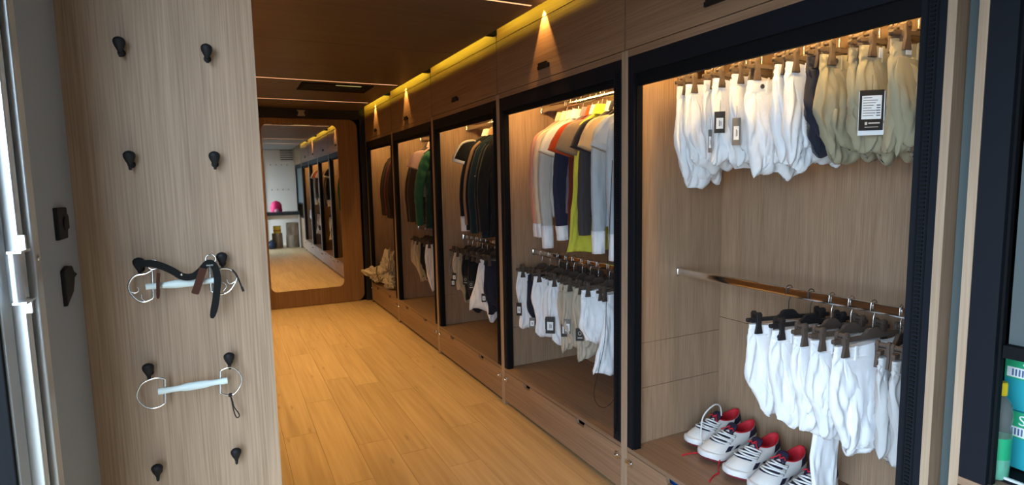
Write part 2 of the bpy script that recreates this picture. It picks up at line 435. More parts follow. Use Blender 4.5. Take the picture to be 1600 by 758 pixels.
LOWROD = {5: 1.88, 4: 1.82, 3: 1.84, 2: 1.84, 1: 1.84}
ZLOW = {5: 1.053, 4: 1.02, 3: 1.02, 2: 1.02, 1: 1.02}
ZUPS = {1: 1.955, 2: 1.955, 3: 1.955, 4: 1.955, 5: 1.985}; XUP = 1.90
def wardrobe(b, label, mods):
    yn, yf = YB[b]+.0015, YB[b-1]-.0015; L = yf-yn; T = .02
    t = thing('wardrobe', label, 'wardrobe', (XF, yn, 0), 0, 'wardrobes along the right wall')
    D = XB-XF; ZU = ZUPS[b]
    def bx(nm, x0, x1, y0, y1, z0, z1, m, bv=0, parent=t): return box(nm, (x0, x1, y0, y1, z0, z1), m, parent, bv)
    for y0 in (0, L-T):
        s = part('side_panel', MB().box(0.002, D, y0, y0+T, .0, Z_SEAM-.004).box(.02, D, y0, y0+T, Z_SEAM-.004, ZV-.004), WOODV, t)
        part('edge_strip', MB().box(-.0005, .002, y0, y0+T, .0, Z_SEAM-.004), EDGE, s)
    # inside lining in three boards on the far side, plain boards at the back
    for z0, z1 in ((Z_SH, .52), (.5215, .735), (.7365, 1.99)):
        bx('lining_board', .05, D-.012, L-T-.006, L-T-.0002, z0+.001, z1, WOODV)
        bx('lining_board', .05, D-.012, T+.0002, T+.006, z0+.001, z1, WOODV)
    for z0, z1 in ((Z_SH, .80), (.8015, 2.03)):
        bx('back_board', D-.012, D-.002, T+.0002, L-T-.0002, z0+.001, z1, WOODV)
    bx('shelf', .0, D, T+.0003, L-T-.0003, Z_SH-.02, Z_SH, WOODX)
    bx('inner_top', .02, D, T+.0003, L-T-.0003, 2.032, 2.046, WOODX)
    bx('top_rail', .0, .04, T+.0003, L-T-.0003, Z_HEAD, Z_SEAM-.004, WOODH)
    # drawer front with two finger notches
    y0, y1, z0, z1 = T+.002, L-T-.002, .028, Z_SH-.024
    def notch(c): return [(c+.042, z1), (c+.034, z1-.026), (c-.034, z1-.026), (c-.042, z1)]
    poly = [(y0, z0), (y1, z0), (y1, z1)]+notch(L*.745)+notch(L*.285)+[(y0, z1)]
    d = part('drawer', MB().prism(poly, 'x', .0, .018), WOODH, t)
    part('drawer_box', MB().box(.03, .032, y0+.02, y1-.02, z0+.02, z1-.05).box(.032, D-.05, y0+.02, y1-.02, z0+.02, z0+.03), VOID, d)
    for yy in (.012, L-.012-.03):
        f = bx('foot', .03, .07, yy, yy+.03, 0.0, .027, BLACKM)
    # drawer catches beside the joints
    for yy, s in ((T+.030, 1), (L-T-.030, -1)):
        c = part('drawer_catch', MB().box(-.006, .0, yy-.012, yy+.012, .168, .200), STEEL, t, bevel=.002)
        part('catch_knob', MB().lathe([(.009, -.005), (.009, -.013), (.006, -.018), (.002, -.019)], 14, (0, yy, .184), 'x'), CHROME, c, True, .6)
        part('catch_arm', MB().box(-.008, -.002, min(yy+s*.0, yy-s*.034), max(yy+s*.0, yy-s*.034), .176, .192), STEEL, c)
    # black frame: header, two jambs, stepped inner return
    JW, HH = .060, (.126 if b == 5 else .106)
    fr = part('black_frame', MB().box(.001, .030, T+.0004, T+JW, Z_SH+.0005, Z_HEAD-.0003).box(.001, .022, L-T-.038, L-T-.0004, Z_SH+.0005, Z_HEAD-.0003).box(.001, .030, T+JW, L-T-.038, Z_HEAD-.075, Z_HEAD-.0003), BLACK, t)
    part('inner_frame', MB().box(.012, .045, L-T-.0445, L-T-.0382, Z_SH+.0005, Z_HEAD-.075).box(.018, .06, T+JW, T+JW+.008, Z_SH+.0005, Z_HEAD-.075).box(.018, .036, T+JW+.008, L-T-.0446, Z_HEAD-HH, Z_HEAD-.075), BLACKM, fr)
    z = link('zipper', zipper_mesh(), fr, (0.001, T+.032, 0)); z['kind'] = 'stuff'
    # upper flap door
    dz1 = 2.366
    door = bx('upper_door', 0, .018, .0035, L-.0035, Z_SEAM, dz1, WOODH)
    hp = [(-.058, -.014), (.058, -.014), (.058, .004), (.050, .004), (.050, .020), (-.034, .020), (-.034, .008), (-.058, .008)]
    hc = mods.get('handle', L/2)
    part('handle', MB().prism([(hc+p[0], 2.112+p[1]) for p in hp], 'x', -.012, .001), RUBBER, door, bevel=.002)
    bx('fascia', .0, .018, .0035, L-.0035, dz1+.005, ZV-.004, WOODH)
    # rails
    xr, zr = LOWROD[b]-XF, ZLOW[b]
    if b > 1:
        r = part('rail', oval_rod(MB(), T+.006, L-T-.006, xr, zr), CHROME, t, True, .7)
        for yy in (T+.0065, L-T-.0135): part('rail_socket', MB().box(xr-.014, xr+.014, yy, yy+.007, zr-.022, zr+.022), CHROME, r, bevel=.003)
    r = part('rail', oval_rod(MB(), T+.006, L-T-.006, XUP-XF, ZU), CHROME, t, True, .7)
    for yy in (T+.0065, L-T-.0135): part('rail_socket', MB().box(XUP-XF-.014, XUP-XF+.014, yy, yy+.007, ZU-.022, ZU+.022), CHROME, r, bevel=.003)
    # light strip behind the header
    st = part('light_strip', MB().box(.082, .092, T+.08, L-T-.08, 2.022, 2.028), E_WARD if b > 3 else E_WARD2, t)
    part('strip_channel', MB().box(.078, .081, T+.08, L-T-.08, 2.0, 2.0318).box(.081, .096, T+.08, L-T-.08, 2.029, 2.0318), ALU, st)
    return t
wardrobe(5, 'nearest wooden wardrobe holding white and beige breeches above sneakers', dict(handle=.745))
wardrobe(4, 'second wooden wardrobe holding pale shirts above tagged breeches', dict(handle=.70))
wardrobe(3, 'third wooden wardrobe holding black jackets and one white pair of breeches', dict(handle=.735))
wardrobe(2, 'fourth wooden wardrobe holding brown and green padded jackets', dict(handle=.74))
wardrobe(1, 'far wooden wardrobe beside the mirror with a plastic bag inside', dict(handle=.69))

def joint_post():
    o = struct('trim_3', MB().box(XF+.045, XF+.05, .728, .768, 0, ZV-.01), plain('teal_strip', (.075, .095, .098, 1), .4, .2))
joint_post()

def end_unit():
    """open unit at the right edge of the picture"""
    y1 = .728; y0 = -.62; L = y1-y0; T = .02; D = XB-XF
    t = thing('shelf_unit', 'black framed shelf unit at right with teal boxes and bottle', 'shelf unit', (XF, y0, 0))
    def bx(nm, a, b, c, d, e, f, m, bv=0, parent=t): return box(nm, (a, b, c, d, e, f), m, parent, bv)
    for yy in (0, L-T):
        s = bx('side_panel', .002, D, yy, yy+T, 0, 2.043, WOODV)
        bx('edge_strip', -.0005, .002, yy, yy+T, 0, 2.043, EDGE, 0, s)
    bx('back_board', D-.012, D, T, L-T, .1, 2.03, BLACKM)
    sh = .735
    fr = part('black_frame', MB().box(.001, .030, L-T-.056, L-T-.0004, sh+.001, 2.012).box(.001, .030, T+.0004, T+.056, sh+.001, 2.012).box(.001, .03, T+.056, L-T-.056, 1.92, 2.012), BLACK, t)
    part('inner_frame', MB().box(.016, .034, L-T-.062, L-T-.0562, sh+.001, 1.92).box(.012, .04, T+.06, L-T-.067, 1.055, 1.085), BLACKM, fr)
    bx('blind_panel', .034, .040, T+.0562, L-T-.068, 1.0855, 1.92, plain('smoked_panel', (.085, .105, .108, 1), .35), .0)
    bx('shelf', .0, D, T+.0003, L-T-.0003, sh-.02, sh, WOODX)
    bx('side_lining', .03, D-.012, L-T-.005, L-T-.0003, sh+.001, 1.9, BLACKM)
    bx('top_rail', 0, .04, T, L-T, 2.013, 2.043, WOODH)
    bx('upper_door', 0, .018, .0015, L-.0015, 2.047, 2.366, WOODH)
    bx('fascia', 0, .018, .0015, L-.0015, 2.369, ZV-.004, WOODH)
    for z0, z1 in ((.03, .36), (.364, .712)): bx('drawer', 0, .018, T+.002, L-T-.002, z0, z1, WOODH)
    # goods on the shelf
    TEAL = plain('teal_board', (.02, .34, .40, 1), .45); GREEN = plain('green_print', (.02, .38, .17, 1), .45); WH = plain('white_print', (.85, .88, .88, 1), .5); NAV = plain('grey_print', (.10, .15, .30, 1), .5)
    for k, lab in ((0, 'teal box with green label band, lower of the stack'), (1, 'teal box with green label band, upper of the stack')):
        z = sh+.012+k*.149
        c = thing('product_box', lab, 'box', (XF+.140, .686, z), math.radians(-3), 'teal product boxes on the right shelf')
        part('carton', MB().box(0, .26, -.42, 0, 0, .147), TEAL, c, bevel=.002)
        part('label_band', MB().box(-.001, .0, -.30, -.001, .079, .146), GREEN, c)
        part('barcode_panel', MB().box(-.0018, -.001, -.20, -.006, .083, .108), WH, c)
        mbb = MB()
        for i in range(26): mbb.box(-.0024, -.0018, -.19+i*.0068, -.1865+i*.0068, .087, .104)
        part('barcode', mbb, NAV, c)
        text_part('lettering', 'Sf.', .036, WH, c, (-.0012, -.036, .114), (PI/2, 0, -PI/2))
    tr = thing('shelf_mat', 'black tray under the teal boxes at right', 'tray', (XF+.06, .18, sh))
    part('tray_base', MB().box(0, .46, 0, .478, .0005, .008), BLACKM, tr)
    part('tray_rim', MB().box(0, .006, 0, .478, .008, .014), plain('white_rim', (.6, .62, .62, 1), .5), tr)
    cd = thing('price_card', 'white printed card lying on the black tray', 'card', (XF+.095, .60, sh+.0085), .2)
    part('card', MB().box(0, .05, -.12, 0, 0, .0012), WH, cd)
    part('stamp', MB().box(.012, .034, -.045, -.012, .0012, .0016), NAV, cd)
    # drinks bottle
    bt = thing('spray_bottle', 'clear bottle with yellow cap and green liquid beside teal boxes', 'bottle', (1.660, .664, sh+.0005))
    GL = plain('clear_plastic', (.85, .93, .90, 1), .08, 0, trans=.9, ior=1.2)
    part('bottle_body', MB().lathe([(.022, 0), (.027, .004), (.028, .03), (.028, .125), (.024, .135), (.027, .145), (.0275, .165), (.024, .19), (.012, .208), (.011, .22)], 24), GL, bt, True)
    part('liquid', MB().lathe([(.020, .002), (.0262, .005), (.0265, .09), (.001, .0905)], 24), plain('green_liquid', (.10, .55, .36, 1), .2), bt, True, .8)
    part('label', MB().lathe([(.0283, .055), (.0285, .056), (.0285, .108), (.0283, .109)], 24), GREEN, bt, True, .8)
    part('label_print', MB().box(-.0300, -.0284, -.010, .008, .068, .082), WH, bt)
    part('cap', MB().lathe([(.0135, .212), (.014, .213), (.014, .240), (.012, .244), (.001, .245)], 20), plain('yellow_cap', (.80, .55, .01, 1), .4), bt, True, .6)
end_unit()

# ------------------------------------------------------------------ hooks and bits on the near panel
HOOKM = None
def hook_parts(t):
    global HOOKM
    if HOOKM is None:
        n = 16; P = []
        for k in range(15):
            s = k/14; z = -.019+.035*s
            r = (.0035+.0085*math.sin(min(1, s/.72)*PI/2)**1.6)*(1 if s < .72 else math.sqrt(max(0.0, 1-((s-.72)/.285)**2)))
            P.append([(r*math.cos(2*PI*j/n), -.020+.70*r*math.sin(2*PI*j/n)-.004*s, z) for j in range(n)])
        HOOKM = (MB().grid(P, closed_u=True, cap0=True, cap1=True).mesh('hook_head', RUBBER, True),
                 MB().tube([(0, .001, -.013), (0, -.010, -.0145), (0, -.019, -.015), (0, -.0215, -.021), (0, -.0215, -.026)], [.0046, .0042, .004, .0036, .0028], 10).mesh('hook_stem', RUBBER, True),
                 MB().lathe([(.008, 0), (.008, -.002), (.005, -.003)], 16, (0, 0, -.013), 'y').mesh('hook_base', RUBBER, True, .6))
    for nm, me in zip(('hook_head', 'hook_stem', 'hook_base'), HOOKM): link(nm, me, t)
    t.scale = (.82, .95, .82)
HZ = [1.735, 1.537, 1.344, 1.145, .948]
rowname = ['top row', 'second row', 'third row, holding the strapped bit', 'fourth row, holding the plain bit', 'lowest row']
for i, z in enumerate(HZ):
    for j, x in enumerate((-.151, -.0155)):
        t = thing('wall_hook', 'black rubber hook on wood panel, %s %s' % (('left one of the', 'right one of the')[j], rowname[i]), 'hook', (x, YPAN, z+.004), 0, 'black hooks on the near panel')
        hook_parts(t)

BITW = plain('pale_bit_plastic', (.66, .74, .72, 1), .4); LEATH = plain('black_leather', (.009, .009, .009, 1), .75, bump=.3, bscale=250, spec=.15)
BROWNL = plain('brown_leather', (.060, .020, .012, 1), .65, bump=.2, bscale=250, spec=.15); CORD = plain('black_cord', (.012, .012, .012, 1), .8)
def smooth_path(pts, n=6, closed=False):
    pts = [Vector(p) for p in pts]; k = len(pts); out = []
    rng = range(k if closed else k-1)
    for i in rng:
        g = lambda q: pts[q % k] if closed else pts[min(max(q, 0), k-1)]
        a, b, c, d = g(i-1), g(i), g(i+1), g(i+2)
        for s in range(n):
            t = s/n
            out.append(.5*((2*b)+(c-a)*t+(2*a-5*b+4*c-d)*t*t+(3*b-a-3*c+d)*t**3))
    if not closed: out.append(pts[-1])
    return out
def ribbon(pts, w, th, widthdir):
    """flat strap: width along widthdir(i), thickness across"""
    mb = MB(); P = []
    k = len(pts)
    for i, p in enumerate(pts):
        a, b = pts[max(i-1, 0)], pts[min(i+1, k-1)]; d = (b-a).normalized()
        wv = widthdir(i, d); wv = (wv-d*wv.dot(d)).normalized(); nv = d.cross(wv)
        e = w*(1 if i < k-3 else (.93, .75, .4)[i-k+3])/2
        P.append([p+wv*e+nv*th/2, p-wv*e+nv*th/2, p-wv*e-nv*th/2, p+wv*e-nv*th/2])
    return mb.grid(P, closed_u=True, cap0=True, cap1=True)
def bits():
    # plain bit
    b = thing('horse_bit', 'steel ring horse bit with pale straight mouthpiece hanging from two hooks', 'horse bit', (-.08, YPAN, 1.108))
    o = Vector((-.08, YPAN, 1.108))
    def W(l, y): return [Vector((x, y, z))-o for x, z in l]
    Lr = [(-.125, 1.129), (-.135, 1.133), (-.148, 1.132), (-.162, 1.126), (-.170, 1.112), (-.171, 1.100), (-.163, 1.085), (-.151, 1.077), (-.139, 1.077), (-.128, 1.082)]
    Rr = [(-.032, 1.129), (-.023, 1.132), (-.013, 1.133), (-.002, 1.124), (.004, 1.110), (.003, 1.098), (-.004, 1.085), (-.014, 1.077), (-.027, 1.080), (-.035, 1.085)]
    for r in (Lr, Rr):
        ring = part('cheek_ring', MB().tube(smooth_path(W(r, 1.220), 5), .0016, 8), CHROME, b, True)
        part('ring_bar', MB().tube(W([r[0], r[-1]], 1.220), .0027, 10), CHROME, ring, True, .7)
    a, c = W([(-.137, 1.108), (-.021, 1.109)], 1.215)
    pts = [a.lerp(c, k/16) for k in range(17)]
    rr = [.0062, .0065, .0058, .0055, .0056, .006, .0075, .008, .0078, .0078, .0076, .0072, .006, .0056, .0056, .0064, .0062]
    part('mouthpiece', MB().tube(pts, rr, 12, flat=.75), BITW, b, True, .8)
    part('cord_loop', MB().tube(smooth_path(W([(-.019, 1.078), (-.015, 1.064), (-.013, 1.051), (-.006, 1.037), (-.005, 1.03), (-.010, 1.029), (-.014, 1.043), (-.017, 1.069), (-.019, 1.078)], 1.222), 4), .0011, 6), CORD, b, True)
    part('cord_knot', MB().lathe([(.001, -.004), (.004, -.002), (.004, .002), (.001, .004)], 10, tuple(W([(-.018, 1.077)], 1.221)[0])), CORD, b, True)
    # strapped bit
    b = thing('horse_bit', 'steel ring horse bit draped with a black leather strap on panel hooks', 'horse bit', (-.08, YPAN, 1.309))
    o = Vector((-.08, YPAN, 1.309))
    L1 = [(-.130, 1.337), (-.141, 1.331), (-.158, 1.328), (-.168, 1.314), (-.167, 1.299), (-.158, 1.285), (-.148, 1.279), (-.135, 1.283), (-.132, 1.287)]
    R1 = [(-.037, 1.335), (-.025, 1.330), (-.006, 1.329), (.006, 1.319), (.008, 1.307), (.0, 1.292), (-.009, 1.283), (-.021, 1.280), (-.037, 1.287)]
    for r, cu in ((L1, [[(-.167, 1.301), (-.160, 1.297), (-.154, 1.301), (-.155, 1.308)], [(-.150, 1.294), (-.150, 1.286), (-.146, 1.281)]]), (R1, [[(.005, 1.303), (-.002, 1.299), (-.008, 1.302), (-.009, 1.308)], [(-.018, 1.304), (-.012, 1.299), (-.012, 1.292), (-.017, 1.286)]])):
        ring = part('cheek_ring', MB().tube(smooth_path(W(r, 1.220), 5), .0021, 8), CHROME, b, True)
        part('ring_bar', MB().tube(W([r[0], r[-1]], 1.220), .0026, 10), CHROME, ring, True, .7)
        for q in cu: part('ring_curl', MB().tube(smooth_path(W(q, 1.219), 5), .0013, 6), CHROME, ring, True)
    a, c = W([(-.142, 1.307), (-.029, 1.309)], 1.215); pts = [a.lerp(c, k/14) for k in range(15)]
    part('mouthpiece', MB().tube(pts, [.0055, .0056, .0056, .0058, .0062, .0072, .0078, .008, .008, .0078, .0074, .006, .0056, .0055, .0055], 12, flat=.75), BITW, b, True, .8)
    st = smooth_path(W([(-.153, 1.352), (-.139, 1.352), (-.128, 1.351), (-.113, 1.345), (-.097, 1.335), (-.085, 1.325), (-.074, 1.321), (-.062, 1.323), (-.050, 1.333), (-.041, 1.343), (-.0335, 1.344), (-.027, 1.333), (-.025, 1.311), (-.028, 1.288), (-.032, 1.265), (-.039, 1.239)], 1.200), 4)
    part('strap', ribbon(st, .0125, .0028, lambda i, d: Vector((-d.z, 0, d.x))), LEATH, b, True, .6)
    part('stud', MB().lathe([(.0001, -.003), (.0022, -.0024), (.0028, -.001), (.0028, 0)], 12, tuple(W([(-.083, 1.327)], 1.1985)[0]), 'y'), CHROME, b, True)
    part('keeper', ribbon(smooth_path(W([(-.047, 1.336), (-.052, 1.322), (-.057, 1.308), (-.0625, 1.293), (-.064, 1.289)], 1.196), 4), .013, .002, lambda i, d: Vector((1, 0, 0))), BROWNL, b, True, .6)
    part('keeper', ribbon(smooth_path(W([(-.119, 1.333), (-.121, 1.315), (-.122, 1.300), (-.123, 1.286)], 1.199), 4), .0055, .002, lambda i, d: Vector((1, 0, 0))), BROWNL, b, True, .6)
    for cx, cz in ((-.127, 1.348), (-.034, 1.351)):
        mb = MB().tube([Vector((cx, 1.207, cz))-o+Vector((.0085*math.cos(2*PI*k/24), .002*math.sin(2*PI*k/24), .0085*math.sin(2*PI*k/24))) for k in range(24)], .0013, 7, closed=True)
        part('small_ring', mb, CHROME, b, True)
    part('buckle', MB().box(*[v for v in (-.0415+.08, -.0305+.08, 1.1965-YPAN, 1.1985-YPAN, 1.339-1.309, 1.342-1.309)]), CHROME, b)
    part('cord_end', MB().tube(smooth_path(W([(.001, 1.327), (.006, 1.320), (.011, 1.307), (.015, 1.293), (.018, 1.283)], 1.212), 4), [.0016]*13+[.0022]*4, 6), CORD, b, True)
bits()

# ------------------------------------------------------------------ hangers
def bend(mb_poly, axis, a, b): return MB().prism(mb_poly, axis, a, b)
def arc_hook(drop, lean=0.0):
    pts = [(-.0150, 0, -.010), (-.0145, 0, .004)]
    for k in range(9):
        an = PI-k*PI/8; pts.append((.0135*math.cos(an), 0, .0125+.0135*math.sin(an)))
    pts += [(.0125, 0, .002), (.0085, 0, -.014), (.0025, 0, -.028), (0, 0, -.042), (0, 0, -drop)]
    return MB().tube(smooth_path(pts, 3), .0016, 7)
HZB = -.096
HM = {}
def hanger_meshes():
    for nm, mt in (('brown', HBROWN), ('black', HBLACK)):
        bar = [(-.178, HZB-.008), (.178, HZB-.008), (.180, HZB), (.178, HZB+.007), (.048, HZB+.007), (.036, HZB+.014), (.028, HZB+.024), (.018, HZB+.029), (-.018, HZB+.029), (-.028, HZB+.024), (-.036, HZB+.014), (-.048, HZB+.007), (-.178, HZB+.007), (-.180, HZB)]
        HM[nm+'_bar'] = MB().prism(bar, 'y', -.006, .006).mesh('hanger_bar', mt)
        # clip: two jaws hinged on the bar, rounded lever on top, flared foot below
        jaw = [(-.012, HZB+.022), (-.006, HZB+.030), (.006, HZB+.030), (.012, HZB+.022), (.011, HZB+.006), (.009, HZB-.015), (.014, HZB-.040), (.016, HZB-.052), (-.016, HZB-.052), (-.014, HZB-.040), (-.009, HZB-.015), (-.011, HZB+.006)]
        HM[nm+'_clip'] = (MB().prism(jaw, 'y', -.020, -.010).prism([(p[0]*.95, p[1]) for p in jaw], 'y', .010, .020)
                          .box(-.009, .009, -.010, .010, HZB-.012, HZB+.010).lathe([(.008, -.022), (.008, .022)], 12, (0, 0, HZB+.018), 'y')).mesh('clip', mt)
    HM['hook_steel'] = arc_hook(.075).mesh('hook', STEEL, True); HM['hook_dark'] = arc_hook(.075).mesh('hook', plain('dark_wire', (.05, .045, .045, 1), .35, .9), True)
    HM['shook_steel'] = arc_hook(.060).mesh('hook', STEEL, True); HM['shook_white'] = arc_hook(.060).mesh('hook', plain('white_hook', (.75, .72, .68, 1), .4), True)
    # shoulder hangers
    def arms(drop=.128, half=.180):
        L = []
        for k in range(13):
            s = k/12; x = -half+2*half*s; a = abs(x)/half; L.append((x, 0, -.066-drop*a))
        return MB().tube(L, [.006+.004*abs(1-2*k/12) for k in range(13)], 10, flat=.6)
    HM['arm_pale'] = arms().mesh('shoulder_arm', plain('pale_hanger', (.72, .66, .58, 1), .5), True); HM['arm_dark'] = arms().mesh('shoulder_arm', HBLACK, True)
hanger_meshes()
def clip_hanger(loc, yaw, label, colour, hook, group):
    t = thing('clip_hanger', label, 'hanger', loc, yaw, group)
    link('hook', HM['hook_'+hook], t); link('hanger_bar', HM[colour+'_bar'], t, bevel=.002)
    for x in (-.138, .138): link('clip', HM[colour+'_clip'], t, (x, 0, 0), bevel=.002)
    return t
def shirt_hanger(loc, yaw, label, kind, group):
    t = thing('shirt_hanger', label, 'hanger', loc, yaw, group)
    link('hook', HM['shook_'+('white' if kind == 'white' else 'steel')], t); link('shoulder_arm', HM['arm_'+('dark' if kind == 'dark' else 'pale')], t)
    return t

# ------------------------------------------------------------------ cloth
def spow(a, p): return np.sign(a)*np.abs(a)**p
def sstep(a, b, x):
    t = np.clip((x-a)/(b-a), 0, 1); return t*t*(3-2*t)
class Folds:
    """sum of random ripples, each running mostly downwards"""
    def __init__(s, seed, n=7, kmin=45, kmax=150, slant=25):
        r = np.random.RandomState(seed); s.k = r.uniform(kmin, kmax, n); s.q = r.uniform(-slant, slant, n); s.p = r.uniform(0, 6.28, n)
        s.a = r.uniform(.5, 1, n)*(60/s.k)**.7; s.a /= s.a.sum(); s.w = r.uniform(4, 9, n); s.wp = r.uniform(0, 6.28, n)
    def __call__(s, x, z):
        o = 0
        for k, q, p, a, w, wp in zip(s.k, s.q, s.p, s.a, s.w, s.wp):
            ph = k*x+q*z+p+.9*np.sin(w*z+wp); sn = np.sin(ph); o = o+a*(1-2*np.abs(sn)**.75) 
        return o
def drape(seed, xl, xr, zt, zb, th, amp, nu=64, nv=44, radiate=None, ysway=0, closebot=.12, px=.75, py=.55):
    v = np.linspace(0, 1, nv)[:, None]; a = (np.arange(nu)/nu*2*PI)[None, :]
    c, s = np.cos(a), np.sin(a)
    XL_, XR_ = xl(v), xr(v); x = (XL_+XR_)/2+(XR_-XL_)/2*spow(c, px)
    ztv = zt(x); zbv = zb(x); z = ztv+(zbv-ztv)*v
    t = th(v)
    if closebot: t = t*np.sqrt(np.clip(1-np.clip((v-(1-closebot))/closebot, 0, .97)**2, 0, 1))
    y = t/2*spow(s, py)
    f1, f2, f3 = Folds(seed), Folds(seed+77), Folds(seed+555, 3, 12, 30, 8)
    A = amp(v)
    side = np.abs(s)**.4
    y = y+np.where(s > 0, f1(x, z), -f2(x, z))*A*side+f3(x, z)*A*.9
    if radiate:
        for cx, cz in radiate:
            d = np.sqrt((x-cx)**2+(z-cz)**2); an = np.arctan2(x-cx, cz-z)
            y = y+np.sign(s)*side*.006*np.sin(an*9+seed)*np.exp(-(d/.11)**2)*sstep(0, .03, d)
    y = y+ysway*v**2
    x = x+.006*np.sin(11*z*2+seed)*v
    return np.stack([x+0*z, y, z+0*x], -1)
def fab(nm, c): return fabric('cloth_'+nm, c)
CW = fab('white', (.88, .90, .94, 1)); CW2 = fab('soft_white', (.82, .84, .88, 1)); CBG = fab('beige', (.330, .300, .205, 1)); CBG2 = fab('sand', (.50, .43, .34, 1))
CLG = fab('light_grey', (.52, .52, .53, 1)); CNV = fab('navy', (.020, .022, .038, 1)); CBK = fab('black', (.013, .014, .016, 1)); CGR = fab('grey', (.17, .16, .15, 1))
CDB = fab('dark_brown', (.055, .042, .034, 1))
TAGK = plain('tag_black', (.016, .013, .012, 1), .5); TAGW = plain('tag_white', (.78, .82, .86, 1), .55); TAGG = plain('tag_grey', (.16, .15, .14, 1), .5)
PRINT = plain('print_dark', (.06, .06, .07, 1), .6); TAGL = plain('print_light', (.66, .64, .6, 1), .6)
BTN = plain('snap_button', (.035, .035, .04, 1), .35, .3)
def hang_tag(parent, x, y, z, kind, rz=0, w=.036, h=.066):
    """card on a thread; -y side faces the viewer"""
    m = {'black': TAGK, 'grey': TAGG, 'white': TAGW, 'big': TAGK}[kind]
    t = part('tag', MB().box(-w/2, w/2, -.0012, 0, -h, 0), m, parent, bevel=.0008, loc=(x, y, z), rot=(0, 0, rz))
    part('thread', MB().tube([(0, -.0006, -.004), (.002, .003, .02), (.004, .012, .045)], .0006, 5), CORD, t)
    if kind == 'big':
        part('tag_back', MB().box(-w/2-.001, w/2+.003, .0005, .0017, -h-.014, -.004), TAGW, t)
        part('tag_label', MB().box(-w*.40, w*.40, -.0018, -.0012, -h*.72, -h*.14), TAGW, t)
        mb = MB()
        for k in range(8): 
            zz = -h*(.19+.063*k); mb.box(-w*.35, w*(.0+.08*((k*7) % 4)), -.0021, -.0018, zz-.0010, zz+.0008)
            if k > 2: mb.box(w*.20, w*.36, -.0021, -.0018, zz-.0016, zz+.0014)
        part('tag_print', mb, PRINT, t)
        part('tag_print', MB().box(-w*.25, -w*.15, -.0016, -.0012, -h*.86, -h*.79).box(-w*.10, w*.36, -.0016, -.0012, -h*.835, -h*.805).box(-w*.25, w*.3, -.0016, -.0012, -h*.925, -h*.91), TAGL, t)
    elif kind in ('black', 'grey'):
        part('tag_label', MB().box(-w*.32, w*.32, -.0018, -.0012, -h*.80, -h*.30), TAGW, t)
        part('tag_print', MB().box(-w*.06, w*.02, -.0021, -.0018, -h*.68, -h*.42).box(w*.1, w*.15, -.0021, -.0018, -h*.66, -h*.46), PRINT, t)
    return t
def logo_tag(parent, x, y, z, rz=0):
    t = part('tag', MB().box(-.022, .022, -.0012, 0, -.07, 0), TAGK, parent, bevel=.0008, loc=(x, y, z), rot=(0, 0, rz))
    part('tag_ring', MB().tube([(.008*math.cos(2*PI*k/18), -.0015, -.028+.010*math.sin(2*PI*k/18)) for k in range(18)], .0011, 5, closed=True), TAGL, t)
    part('tag_print', MB().box(-.012, .014, -.0017, -.0012, -.055, -.051), TAGL, t)
